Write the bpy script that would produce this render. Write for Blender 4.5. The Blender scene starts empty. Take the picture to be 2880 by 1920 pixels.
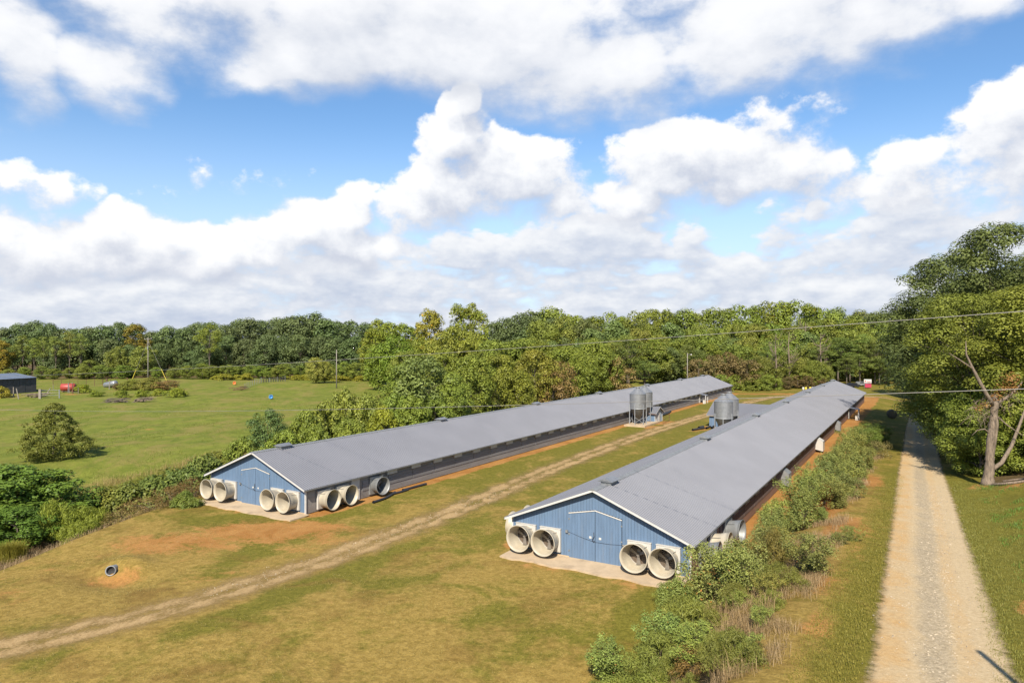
import bpy, math, random
import numpy as np
from mathutils import Vector, Matrix

# ------------------------------------------------------------------ camera, sky, sun, exposure
SC = bpy.context.scene
COL = SC.collection
R = math.radians
CAM_H = 14.6                                   # drone height over the barn floor
FPX, CU, CV = 1600.0, 1176.0, 776.0            # focal length and horizon of the survey grid (2352 wide)
cam_d = bpy.data.cameras.new('camera')
cam = bpy.data.objects.new('camera', cam_d)
COL.objects.link(cam)
cam.location = (0, 0, CAM_H)
cam.rotation_euler = (R(90), 0, 0)
cam_d.sensor_width = 36.0
cam_d.lens = FPX / 2352 * 36
cam_d.shift_y = -8 / 2352
cam_d.clip_start = 0.5
cam_d.clip_end = 9000
SC.camera = cam

SUN_EL, SUN_HEAD = R(42), R(12)                # light travels towards +Y, 12 degrees to the right
sun_d = bpy.data.lights.new('sun', 'SUN')
sun_d.energy = 5.0
sun_d.angle = R(0.53)
sun_d.color = (1.0, 0.91, 0.77)
sun = bpy.data.objects.new('sun', sun_d)
COL.objects.link(sun)
ldir = Vector((math.sin(SUN_HEAD) * math.cos(SUN_EL), math.cos(SUN_HEAD) * math.cos(SUN_EL), -math.sin(SUN_EL)))
sun.rotation_euler = ldir.to_track_quat('-Z', 'Y').to_euler()
sun.location = (0, -40, 80)

vs = SC.view_settings
vs.view_transform = 'Standard'
vs.look = 'None'
vs.exposure = 0.8
vs.gamma = 1.0
vs.use_curve_mapping = False
SC.cycles.max_bounces = 6
SC.cycles.diffuse_bounces = 3
SC.cycles.glossy_bounces = 3
SC.cycles.transparent_max_bounces = 12
SC.cycles.use_denoising = True


class S:
    """A shader float socket with arithmetic."""
    def __init__(self, nt, sock): self.nt, self.k = nt, sock
    def _m(self, op, *a):
        n = self.nt.nodes.new('ShaderNodeMath'); n.operation = op
        for i, v in enumerate((self,) + a):
            if isinstance(v, S): self.nt.links.new(v.k, n.inputs[i])
            else: n.inputs[i].default_value = v
        return S(self.nt, n.outputs[0])
    def __add__(self, o): return self._m('ADD', o)
    __radd__ = __add__
    def __mul__(self, o): return self._m('MULTIPLY', o)
    __rmul__ = __mul__
    def __sub__(self, o): return self._m('SUBTRACT', o)
    def __rsub__(self, o): return (self * -1.0) + o
    def __truediv__(self, o): return self._m('DIVIDE', o)
    def max(self, o): return self._m('MAXIMUM', o)
    def min(self, o): return self._m('MINIMUM', o)
    def abs(self): return self._m('ABSOLUTE')
    def pow(self, o): return self._m('POWER', o)
    def sqrt(self): return self._m('SQRT')
    def sin(self): return self._m('SINE')
    def fract(self): return self._m('FRACT')
    def step(self, lo, hi, a=0.0, b=1.0, smooth=True):
        n = self.nt.nodes.new('ShaderNodeMapRange')
        n.interpolation_type = 'SMOOTHSTEP' if smooth else 'LINEAR'
        self.nt.links.new(self.k, n.inputs['Value'])
        for q, v in (('From Min', lo), ('From Max', hi), ('To Min', a), ('To Max', b)):
            n.inputs[q].default_value = v
        return S(self.nt, n.outputs['Result'])


def vec(nt, x, y, z=0.0):
    n = nt.nodes.new('ShaderNodeCombineXYZ')
    for i, v in enumerate((x, y, z)):
        if isinstance(v, S): nt.links.new(v.k, n.inputs[i])
        else: n.inputs[i].default_value = v
    return n.outputs[0]


def noise(nt, v, scale, detail=4, rough=0.55, dist=0.0, color=False):
    n = nt.nodes.new('ShaderNodeTexNoise')
    if v is not None: nt.links.new(v, n.inputs['Vector'])
    n.inputs['Scale'].default_value = scale
    n.inputs['Detail'].default_value = detail
    n.inputs['Roughness'].default_value = rough
    n.inputs['Distortion'].default_value = dist
    return n.outputs['Color'] if color else S(nt, n.outputs['Fac'])


def mixc(nt, f, a, b, mode='MIX'):
    n = nt.nodes.new('ShaderNodeMix'); n.data_type = 'RGBA'; n.blend_type = mode
    for s, v in (('Factor_Float', f), ('A_Color', a), ('B_Color', b)):
        q = [i for i in n.inputs if i.identifier == s][0]
        if isinstance(v, S): nt.links.new(v.k, q)
        elif isinstance(v, bpy.types.NodeSocket): nt.links.new(v, q)
        elif isinstance(v, (int, float)): q.default_value = v
        else: q.default_value = tuple(v) + ((1,) if len(v) == 3 else ())
    return [o for o in n.outputs if o.identifier == 'Result_Color'][0]


def sep(nt, v):
    n = nt.nodes.new('ShaderNodeSeparateXYZ'); nt.links.new(v, n.inputs[0])
    return [S(nt, o) for o in n.outputs]


# --- world: Nishita sky with three decks of cumulus, placed by azimuth and elevation
world = bpy.data.worlds.new('World')
SC.world = world
world.use_nodes = True
W = world.node_tree
W.nodes.clear()
wout = W.nodes.new('ShaderNodeOutputWorld')
wbg = W.nodes.new('ShaderNodeBackground')
wbg.inputs['Strength'].default_value = 0.087
W.links.new(wbg.outputs[0], wout.inputs[0])
skyn = W.nodes.new('ShaderNodeTexSky')
skyn.sky_type = 'NISHITA'
skyn.sun_disc = False
skyn.sun_elevation = SUN_EL
skyn.sun_rotation = R(180) + SUN_HEAD
skyn.altitude = 250
skyn.air_density = 1.0
skyn.dust_density = 0.2
skyn.ozone_density = 1.6
wtc = W.nodes.new('ShaderNodeTexCoord')
wdir = wtc.outputs['Generated']
dx, dy, dz = sep(W, wdir)
AZ = dx._m('ARCTAN2', dy)
EL = dz._m('ARCSINE')


def azel(u, v):
    a = math.atan((u - CU) / FPX)
    return a, math.atan((CV - v) / FPX * math.cos(a))


def puffs(az, el, lst):
    """largest of many flat-bottomed ellipses: (u, v, half width, height up, height down, weight)"""
    m = None
    for (u, v, rx, ru, rd, w) in lst:
        a, e = azel(u, v)
        qx = (az - a) * (FPX / rx)
        ey = el - e
        qy = (ey * (FPX / ru)).max(ey * (-FPX / rd))
        d = (1.0 - (qx * qx + qy * qy)) * w
        m = d if m is None else m.max(d)
    return m


def cloud_group(name, lst, warp, wscale, nscale, namp, detail, stretch=1.0, extra=None):
    """a node group: (az, el) -> density, so that it can be sampled twice"""
    g = bpy.data.node_groups.new(name, 'ShaderNodeTree')
    g.interface.new_socket('az', in_out='INPUT', socket_type='NodeSocketFloat')
    g.interface.new_socket('el', in_out='INPUT', socket_type='NodeSocketFloat')
    g.interface.new_socket('density', in_out='OUTPUT', socket_type='NodeSocketFloat')
    gi = g.nodes.new('NodeGroupInput'); go = g.nodes.new('NodeGroupOutput')
    az, el = S(g, gi.outputs[0]), S(g, gi.outputs[1])
    p = vec(g, az, el * stretch, 0.37)
    cx, cy, cz = sep(g, noise(g, p, wscale, 3, 0.6, color=True))
    az2 = az + (cx - 0.5) * warp
    el2 = el + (cy - 0.5) * warp * 0.7
    m = puffs(az2, el2, lst)
    if extra: m = m.max(extra(g, az, el))
    f = noise(g, p, nscale, detail, 0.58)
    f2 = noise(g, p, nscale * 0.4, 3, 0.5)
    d = m + (f - 0.5) * namp + (f2 - 0.5) * namp * 0.8
    g.links.new(d.k, go.inputs[0])
    return g


def call(g, az, el):
    n = W.nodes.new('ShaderNodeGroup'); n.node_tree = g
    W.links.new(az.k, n.inputs[0]); W.links.new(el.k, n.inputs[1])
    return S(W, n.outputs[0])


def beyond(g, az, el):
    """unseen cumulus round and over the view, thinned to cut the ambient light"""
    p = vec(g, az._m('SINE') * el._m('COSINE'), az._m('COSINE') * el._m('COSINE'), el._m('SINE') * 1.6)
    n = noise(g, p, 2.1, 3, 0.5)
    away = el.step(0.46, 0.62).max(az.abs().step(0.66, 0.8))
    return (n - 0.60) * 3.0 - (1.0 - away) * 3.0  # cloud cover outside the view kept sparse to lower ambient light


HIGH = [(620, 20, 660, 150, 170, 1.1), (1080, 50, 440, 150, 160, 1.1), (240, 150, 130, 100, 95, .7), (10, 90, 110, 170, 170, .9), (1900, 40, 400, 170, 190, 1.1),
        (1340, 205, 280, 110, 110, .8), (1440, 10, 280, 110, 60, .6), (2220, 0, 280, 80, 80, .8), (2010, 170, 180, 70, 70, .5), (900, 150, 160, 60, 60, .55)]
MID = [(1040, 238, 46, 44, 50, .8), (1078, 222, 42, 48, 60, .8), (1040, 350, 105, 115, 70, 1.1), (1120, 440, 250, 130, 90, 1.25), (990, 475, 160, 85, 80, 1.0), (1260, 470, 120, 110, 80, .9),
       (1720, 385, 290, 150, 95, 1.15), (1600, 400, 170, 90, 80, .9), (2090, 400, 150, 95, 80, .8), (2330, 360, 160, 190, 150, 1.1), (2250, 440, 120, 90, 80, .8), (1900, 430, 200, 60, 60, .6),
       (815, 480, 62, 75, 80, .95), (740, 560, 180, 120, 95, 1.2), (650, 610, 110, 100, 70, 1.0), (452, 395, 50, 60, 75, .36), (600, 420, 100, 40, 44, .28), (430, 450, 60, 40, 40, .26),
       (20, 455, 110, 72, 60, .5), (70, 570, 210, 90, 90, 1.0), (300, 575, 170, 90, 90, 1.0), (500, 605, 110, 82, 70, .9), (1450, 480, 170, 70, 70, .55), (880, 560, 120, 60, 60, .5)]
LOW = [(1090, 585, 190, 60, 60, .9), (1340, 585, 240, 95, 70, 1.1), (1440, 585, 130, 90, 70, 1.0), (1595, 585, 56, 75, 60, .85), (1800, 545, 70, 75, 60, .7),
       (1870, 500, 36, 32, 30, .55), (2090, 555, 150, 115, 80, 1.0), (2230, 560, 180, 100, 80, .95), (1950, 600, 180, 80, 60, .8), (260, 620, 140, 60, 60, .8),
       (60, 640, 220, 70, 70, .9), (880, 650, 180, 50, 50, .7), (1700, 630, 220, 70, 60, .9), (1200, 640, 400, 40, 50, .6), (2000, 660, 400, 50, 50, .7), (500, 650, 400, 50, 50, .7)]


def bank(g, az, el):
    """the far deck seen edge-on above the trees"""
    p = vec(g, az, el * 4.0, 1.7)
    n = noise(g, p, 5.0, 4, 0.55)
    return el.step(0.05, 0.19, 0.95, -1.0) + (n - 0.5) * 2.2


deck_lo = cloud_group('clouds low', LOW, 0.06, 9.0, 19.0, 1.9, 8, 1.9, bank)
deck_mid = cloud_group('clouds mid', MID, 0.095, 8.0, 11.0, 2.4, 10, 1.25)
deck_hi = cloud_group('clouds high', HIGH, 0.14, 4.0, 7.0, 2.2, 9, 1.6, beyond)

col = mixc(W, 1.0, skyn.outputs[0], (0.76, 0.97, 1.12), 'MULTIPLY')
# pale air towards the horizon
col = mixc(W, EL.step(0.0, 0.32, 0.85, 0.0), col, (4.9, 5.75, 7.0))
for g, e_top, e_bot, off, gain, lit, shade, base, top in (
        (deck_lo, 0.40, 1.0, 0.016, 0.55, (6.35, 6.4, 6.5), (3.5, 3.95, 4.9), .46, .96),
        (deck_mid, 0.30, 1.2, 0.028, 0.66, (7.1, 7.1, 7.1), (3.5, 3.85, 4.7), .50, .98),
        (deck_hi, 0.7, 1.3, 0.05, 0.62, (6.9, 6.9, 6.95), (4.0, 4.3, 4.95), .56, .94)):
    d0 = call(g, AZ, EL)
    d1 = call(g, AZ + (-0.35 * off), EL + off)     # a sample towards the sun: thinner there means a sunlit top
    sh = ((d0 - d1) * gain + base - d0.step(0.6, 2.0) * 0.10).step(0.0, 1.0, smooth=True)
    cc = mixc(W, sh, shade, lit)
    edge = sh * (e_top - e_bot) + e_bot
    a = (d0 / edge).step(0.0, 1.0) * top
    col = mixc(W, a, col, cc)
W.links.new(col, wbg.inputs['Color'])
world.cycles.sampling_method = 'MANUAL'
world.cycles.sample_map_resolution = 512

# ------------------------------------------------------------------ frames of reference
TH = math.atan2(954, 1600)                     # the barns run 30.8 degrees right of the view
SN, CS = math.sin(TH), math.cos(TH)


def P(s, t, z=0.0): return Vector((SN * s + CS * t, CS * s - SN * t, z))
def ST(x, y): return x * SN + y * CS, x * CS - y * SN
def at(u, Y, v=None):
    """world point on survey column u at distance Y; v gives its height"""
    return Vector(((u - CU) / FPX * Y, Y, 0 if v is None else CAM_H - (v - CV) * Y / FPX))
def on_t(u, t):
    """distance Y where survey column u meets the line t = const beside the barns"""
    d = (u - CU) / FPX
    return t / (d * CS - SN)
def sstep(a, b, x):
    k = np.clip((x - a) / (b - a), 0, 1)
    return k * k * (3 - 2 * k)


# ------------------------------------------------------------------ mesh builder
class MB:
    def __init__(self): self.v, self.f = [], []
    def add(self, vs_, fs):
        n = len(self.v)
        self.v += [tuple(p) for p in vs_]
        self.f += [tuple(i + n for i in f) for f in fs]
        return self
    def box(self, x0, x1, y0, y1, z0, z1):
        return self.add([(x0, y0, z0), (x1, y0, z0), (x1, y1, z0), (x0, y1, z0), (x0, y0, z1), (x1, y0, z1), (x1, y1, z1), (x0, y1, z1)],
                        [(0, 3, 2, 1), (4, 5, 6, 7), (0, 1, 5, 4), (1, 2, 6, 5), (2, 3, 7, 6), (3, 0, 4, 7)])
    def bar(self, a, b, w, h=None, up=(0, 0, 1)):
        a, b = Vector(a), Vector(b); h = h or w
        d = (b - a).normalized(); u = Vector(up)
        if abs(d.dot(u)) > 0.98: u = Vector((1, 0, 0))
        x = d.cross(u).normalized() * w / 2; z = x.cross(d).normalized() * h / 2
        return self.add([a - x - z, a + x - z, a + x + z, a - x + z, b - x - z, b + x - z, b + x + z, b - x + z],
                        [(0, 1, 2, 3), (7, 6, 5, 4), (0, 4, 5, 1), (1, 5, 6, 2), (2, 6, 7, 3), (3, 7, 4, 0)])
    def tube(self, pts, rad, n=6, cap=True):
        pts = [Vector(p) for p in pts]
        if not hasattr(rad, '__len__'): rad = [rad] * len(pts)
        vs_, fs = [], []
        ref = Vector((0.31, 0.17, 0.93))
        for i, p in enumerate(pts):
            d = (pts[min(i + 1, len(pts) - 1)] - pts[max(i - 1, 0)]).normalized()
            x = d.cross(ref)
            if x.length < 1e-3: x = d.cross(Vector((1, 0, 0)))
            x.normalize(); y = d.cross(x)
            for k in range(n):
                a = 2 * math.pi * k / n
                vs_.append(p + (x * math.cos(a) + y * math.sin(a)) * rad[i])
        for i in range(len(pts) - 1):
            for k in range(n):
                k2 = (k + 1) % n
                fs.append((i * n + k, i * n + k2, (i + 1) * n + k2, (i + 1) * n + k))
        if cap:
            fs.append(tuple(range(n - 1, -1, -1))); fs.append(tuple((len(pts) - 1) * n + k for k in range(n)))
        return self.add(vs_, fs)
    def lathe(self, prof, n=24, M=None, close=False):
        """prof = [(r, z)...] turned about z, then moved by M"""
        vs_, fs = [], []
        for (r, z) in prof:
            for k in range(n):
                a = 2 * math.pi * k / n
                p = Vector((r * math.cos(a), r * math.sin(a), z))
                vs_.append(M @ p if M else p)
        m = len(prof)
        for i in range(m if close else m - 1):
            j = (i + 1) % m
            for k in range(n):
                k2 = (k + 1) % n
                fs.append((i * n + k, i * n + k2, j * n + k2, j * n + k))
        return self.add(vs_, fs)
    def build(self, name, m, parent=None, smooth=False):
        me = bpy.data.meshes.new(name)
        me.from_pydata(self.v, [], self.f)
        if smooth: me.polygons.foreach_set('use_smooth', [True] * len(me.polygons))
        me.update()
        return link(name, me, m, parent)


def link(name, me, m, parent=None):
    if m is not None and not me.materials: me.materials.append(m)
    o = bpy.data.objects.new(name, me)
    COL.objects.link(o)
    if parent: o.parent = parent
    return o


def empty(name, loc=(0, 0, 0), rz=0.0):
    o = bpy.data.objects.new(name, None)
    o.empty_display_size = 0.3
    COL.objects.link(o)
    o.location = loc; o.rotation_euler = (0, 0, rz)
    return o


def tag(o, label=None, cat=None, group=None, kind=None):
    for k, v in (('label', label), ('category', cat), ('group', group), ('kind', kind)):
        if v: o[k] = v
    return o


KIDS = {}
def copy_tree(o, parent=None):
    c = o.copy(); COL.objects.link(c)
    if parent: c.parent = parent
    for ch in o.children: copy_tree(ch, c)
    return c


def quads_mesh(name, v, nper=4, tint=None, smooth=False):
    """v: (N*nper,3) array, every nper vertices make one face"""
    n = len(v) // nper
    me = bpy.data.meshes.new(name)
    me.vertices.add(len(v)); me.vertices.foreach_set('co', np.ascontiguousarray(v, dtype=np.float32).ravel())
    me.loops.add(len(v)); me.loops.foreach_set('vertex_index', np.arange(len(v), dtype=np.int32))
    me.polygons.add(n)
    me.polygons.foreach_set('loop_start', np.arange(0, len(v), nper, dtype=np.int32))
    if tint is not None:
        a = me.attributes.new('tint', 'FLOAT', 'FACE'); a.data.foreach_set('value', np.asarray(tint, dtype=np.float32))
    me.update(calc_edges=True)
    return me


def grid_mesh(name, X, Y, Z):
    ny, nx = X.shape
    me = bpy.data.meshes.new(name)
    co = np.stack([X, Y, Z], -1).reshape(-1, 3).astype(np.float32)
    me.vertices.add(len(co)); me.vertices.foreach_set('co', co.ravel())
    i = np.arange(nx * ny).reshape(ny, nx)
    q = np.stack([i[:-1, :-1], i[:-1, 1:], i[1:, 1:], i[1:, :-1]], -1).reshape(-1, 4).astype(np.int32)
    me.loops.add(q.size); me.loops.foreach_set('vertex_index', q.ravel())
    me.polygons.add(len(q)); me.polygons.foreach_set('loop_start', np.arange(0, q.size, 4, dtype=np.int32))
    me.polygons.foreach_set('use_smooth', np.ones(len(q), dtype=bool))
    me.update(calc_edges=True)
    return me


def point_attr(me, name, arr):
    a = me.attributes.new(name, 'FLOAT', 'POINT')
    a.data.foreach_set('value', np.ascontiguousarray(arr, dtype=np.float32).ravel())


# ------------------------------------------------------------------ materials
ALB = 0.69                                     # overall reflectance level


def newmat(name):
    m = bpy.data.materials.new(name); m.use_nodes = True
    nt = m.node_tree
    return m, nt, nt.nodes['Principled BSDF']


def objpos(nt):
    n = nt.nodes.new('ShaderNodeTexCoord'); return n.outputs['Object']
def worldpos(nt):
    n = nt.nodes.new('ShaderNodeNewGeometry'); return n.outputs['Position']
def attr(nt, name):
    n = nt.nodes.new('ShaderNodeAttribute'); n.attribute_name = name; return S(nt, n.outputs['Fac'])
def bump(nt, b, h, strength, dist):
    n = nt.nodes.new('ShaderNodeBump'); n.inputs['Strength'].default_value = strength; n.inputs['Distance'].default_value = dist
    nt.links.new(h.k, n.inputs['Height']); nt.links.new(n.outputs[0], b.inputs['Normal'])


def mat(name, c, rough=0.6, metal=0.0, var=0.12, scale=3.0, dirt=None, dirt_amt=0.0, stretch=(1, 1, 1), bmp=0.0, bscale=40.0):
    """painted or weathered surface: base colour, cloudy variation, dirt in patches"""
    c = tuple(x * ALB for x in c)
    if dirt: dirt = tuple(x * ALB for x in dirt)
    m, nt, b = newmat(name)
    mp = nt.nodes.new('ShaderNodeMapping'); mp.inputs['Scale'].default_value = stretch
    nt.links.new(objpos(nt), mp.inputs[0])
    n = noise(nt, mp.outputs[0], scale, 5, 0.6)
    lo = tuple(x * (1 - var) for x in c); hi = tuple(min(1, x * (1 + var)) for x in c)
    cc = mixc(nt, n.step(0.3, 0.7), lo, hi)
    if dirt:
        n2 = noise(nt, mp.outputs[0], scale * 0.6, 6, 0.65)
        cc = mixc(nt, n2.step(0.5, 0.75) * dirt_amt, cc, dirt)
    nt.links.new(cc, b.inputs['Base Color'])
    b.inputs['Roughness'].default_value = rough
    b.inputs['Metallic'].default_value = metal
    if bmp:
        bump(nt, b, noise(nt, objpos(nt), bscale, 3), bmp, 0.02)
    return m


M = {}
M['blue'] = mat('blue painted boards', (0.140, 0.222, 0.345), 0.62, var=.09, scale=1.2, dirt=(0.20, 0.25, 0.33), dirt_amt=.45, stretch=(4, 4, .5))
M['white'] = mat('white trim paint', (0.72, 0.70, 0.66), 0.5, var=.05, dirt=(.45, .40, .33), dirt_amt=.35)
M['housing'] = mat('white fibreglass', (0.66, 0.63, 0.57), 0.4, var=.05, scale=2, dirt=(.55, .48, .38), dirt_amt=.4)
M['cone'] = mat('cream fan cone', (0.56, 0.50, 0.385), 0.42, var=.08, scale=2, dirt=(.48, .38, .24), dirt_amt=.55)
M['shutter'] = mat('dirty fan shutter', (0.20, 0.15, 0.11), 0.7, var=.25, scale=6)
M['blade'] = mat('dull fan blade', (0.26, 0.23, 0.20), 0.5, .3, var=.2)
M['galv'] = mat('galvanised sheet', (0.40, 0.41, 0.42), 0.42, .55, var=.12, scale=2.5, dirt=(.28, .27, .25), dirt_amt=.3)
M['galv_dull'] = mat('dull galvanised sheet', (0.34, 0.35, 0.35), 0.5, .35, var=.12, scale=2.5, dirt=(.22, .20, .17), dirt_amt=.5)
M['hopper'] = mat('dark hopper steel', (0.20, 0.20, 0.195), 0.5, .35, var=.12, scale=2.5, dirt=(.16, .14, .12), dirt_amt=.5)  # darker version of the dull sheet, for the cone below the shell
M['legs'] = mat('galvanised leg', (0.40, 0.42, 0.44), 0.5, .25, var=.08)
M['side'] = mat('grey side sheeting', (0.30, 0.285, 0.27), 0.7, var=.15, scale=.8, dirt=(.26, .17, .10), dirt_amt=.6, stretch=(1, .3, 3))
M['curtain'] = mat('grey wall curtain', (0.25, 0.245, 0.25), 0.75, var=.12, scale=1.0, dirt=(.19, .16, .13), dirt_amt=.5, stretch=(1, .4, 2))
M['side_clay'] = mat('clay stained side sheeting', (0.27, 0.155, 0.11), 0.75, var=.15, scale=.8, dirt=(.34, .15, .07), dirt_amt=.7, stretch=(1, .3, 3))
M['curtain_brown'] = mat('dark brown wall curtain', (0.155, 0.11, 0.10), 0.8, var=.15, scale=1.0, dirt=(.2, .11, .07), dirt_amt=.5, stretch=(1, .4, 2))  # darker brown than the sheeting around it
M['dark'] = mat('dark opening', (0.025, 0.024, 0.024), 0.8)
M['black_pipe'] = mat('black plastic pipe', (0.035, 0.036, 0.042), 0.55, var=.2)
M['rusty'] = mat('rusty iron', (0.17, 0.085, 0.05), 0.8, var=.3, scale=5)
M['pole'] = mat('weathered pole wood', (0.30, 0.27, 0.23), 0.85, var=.15, scale=4, stretch=(6, 6, .4))
M['board'] = mat('raw grey wood', (0.33, 0.29, 0.24), 0.85, var=.2, scale=4)
M['bark'] = mat('grey brown bark', (0.15, 0.12, 0.092), 0.9, var=.3, scale=5, stretch=(3, 3, .7), bmp=.6, bscale=14)
M['bark_pale'] = mat('pale dead bark', (0.25, 0.19, 0.135), 0.9, var=.35, scale=3, dirt=(.07, .053, .04), dirt_amt=1.0, stretch=(4, 4, .5), bmp=.6, bscale=14)
M['twig'] = mat('dead twigs', (0.24, 0.185, 0.125), 0.9, var=.25)
M['concrete'] = mat('stained concrete', (0.58, 0.44, 0.285), 0.85, var=.10, scale=1.2, dirt=(.34, .25, .16), dirt_amt=.7, bmp=.2, bscale=25)
M['red'] = mat('faded red paint', (0.42, 0.06, 0.045), 0.5, var=.15)
M['wire'] = mat('aluminium wire', (0.34, 0.32, 0.29), 0.5, .2, var=.05)
M['yellow'] = mat('yellow plastic guard', (0.75, 0.60, 0.05), 0.5)
M['bluep'] = mat('blue plastic', (0.06, 0.30, 0.65), 0.4)
M['orangep'] = mat('orange plastic', (0.80, 0.25, 0.04), 0.4)
M['shed'] = mat('dark weathered shed wall', (0.085, 0.083, 0.09), 0.8, var=.2, scale=1.5, dirt=(.12, .08, .06), dirt_amt=.4)
M['shed_roof'] = mat('blue grey shed roof', (0.17, 0.21, 0.28), 0.5, .1, var=.1)
M['hay'] = mat('weathered hay', (0.16, 0.125, 0.07), 0.95, var=.3, scale=8, bmp=.8, bscale=30)
M['magenta'] = mat('crimson paint', (0.50, 0.04, 0.09), 0.5)
M['car'] = mat('dark car paint', (0.03, 0.035, 0.05), 0.25, .2)
M['glass'] = mat('dark window glass', (0.02, 0.025, 0.03), 0.08)
M['tire'] = mat('tyre rubber', (0.025, 0.025, 0.025), 0.85)
M['stone'] = mat('pale gravel stone', (0.46, 0.38, 0.27), 0.9, var=.4, scale=1.5)


def roof_material():
    m, nt, b = newmat('corrugated galvalume roof')
    p = objpos(nt)
    n = noise(nt, p, 0.22, 5, 0.6)
    mp = nt.nodes.new('ShaderNodeMapping'); mp.inputs['Scale'].default_value = (0.5, 1.15, 1); nt.links.new(p, mp.inputs[0])
    n2 = noise(nt, mp.outputs[0], 1.0, 4, 0.6)
    c = mixc(nt, n.step(0.3, 0.7), (0.285, 0.287, 0.305), (0.32, 0.322, 0.34))
    c = mixc(nt, n2.step(0.45, 0.8) * 0.25, c, (0.25, 0.255, 0.28))
    # short scuffs and stains running down the slope
    mp2 = nt.nodes.new('ShaderNodeMapping'); mp2.inputs['Scale'].default_value = (0.55, 4.0, 1); mp2.inputs['Rotation'].default_value = (0, 0, 0.05)
    nt.links.new(p, mp2.inputs[0])
    n3 = noise(nt, mp2.outputs[0], 0.9, 5, 0.7, 0.4)
    c = mixc(nt, n3.step(0.70, 0.78) * 0.7, c, (0.13, 0.12, 0.12))
    c = mixc(nt, 1.0, c, (ALB * .76, ALB * .77, ALB * .81), 'MULTIPLY')
    nt.links.new(c, b.inputs['Base Color'])
    b.inputs['Metallic'].default_value = 0.12
    b.inputs['Roughness'].default_value = 0.48
    return m


M['roof'] = roof_material()


def leaf_mat(name, dark, light, trans=0.22, spot=None):
    """leaves: colour between two tones by leaf, then by the tree's own colour"""
    m, nt, b = newmat(name)
    t = attr(nt, 'tint')
    c = mixc(nt, t, dark, light)
    if spot: c = mixc(nt, t.step(0.93, 0.97), c, spot)
    oi = nt.nodes.new('ShaderNodeObjectInfo')
    c = mixc(nt, 1.0, c, oi.outputs['Color'], 'MULTIPLY')
    c = mixc(nt, 1.0, c, (.80, .80, .80), 'MULTIPLY')
    nt.links.new(c, b.inputs['Base Color'])
    b.inputs['Roughness'].default_value = 0.55
    b.inputs['Specular IOR Level'].default_value = 0.25
    tr = nt.nodes.new('ShaderNodeBsdfTranslucent')
    c2 = mixc(nt, 1.0, c, (1.25, 1.2, 0.6), 'MULTIPLY')
    nt.links.new(c2, tr.inputs[0])
    mx = nt.nodes.new('ShaderNodeMixShader'); mx.inputs[0].default_value = trans
    nt.links.new(b.outputs[0], mx.inputs[1]); nt.links.new(tr.outputs[0], mx.inputs[2])
    nt.links.new(mx.outputs[0], nt.nodes['Material Output'].inputs[0])
    return m


M['leaf'] = leaf_mat('broadleaf foliage', (0.130, 0.168, 0.034), (0.305, 0.345, 0.066))
M['leaf_dark'] = leaf_mat('dark oak foliage', (0.090, 0.122, 0.045), (0.20, 0.245, 0.085))
M['leaf_pop'] = leaf_mat('yellowing foliage', (0.175, 0.205, 0.030), (0.36, 0.375, 0.055), spot=(0.50, 0.33, 0.04))
M['leaf_brown'] = leaf_mat('browning foliage', (0.18, 0.14, 0.05), (0.34, 0.255, 0.095))
M['needle'] = leaf_mat('pine needles', (0.10, 0.14, 0.042), (0.24, 0.275, 0.07))
M['cedar'] = leaf_mat('cedar foliage', (0.118, 0.138, 0.028), (0.275, 0.285, 0.05))
M['vine'] = leaf_mat('vine leaves', (0.105, 0.145, 0.030), (0.27, 0.29, 0.065))
M['shrub'] = leaf_mat('roadside shrub leaves', (0.14, 0.16, 0.045), (0.39, 0.41, 0.125), spot=(0.42, 0.20, 0.06))
M['feather'] = leaf_mat('feathery weed foliage', (0.18, 0.19, 0.04), (0.36, 0.35, 0.085))
M['dry'] = leaf_mat('dry weed stems', (0.27, 0.20, 0.11), (0.50, 0.40, 0.25), 0.15)
M['grassb'] = leaf_mat('grass blades', (0.24, 0.20, 0.055), (0.46, 0.36, 0.13), 0.2)
M['grassg'] = leaf_mat('green grass blades', (0.17, 0.18, 0.032), (0.36, 0.33, 0.08), 0.2)


# ------------------------------------------------------------------ terrain
RZ_S = np.array([-80, 10, 25.8, 50, 85, 110, 132, 160, 400])
RZ_Z = np.array([5.6, 4.5, 3.7, 2.35, 0.5, -0.25, -0.6, -0.75, -0.8])


def rz(s):
    return np.interp(s, RZ_S, RZ_Z)


def wav(x, y, k, p=0.0):
    return np.sin(x * k + 1.3 * np.sin(y * k * 0.7 + p)) * np.cos(y * k * 1.1 + 1.1 * np.sin(x * k * 0.6 + p * 2))


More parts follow.
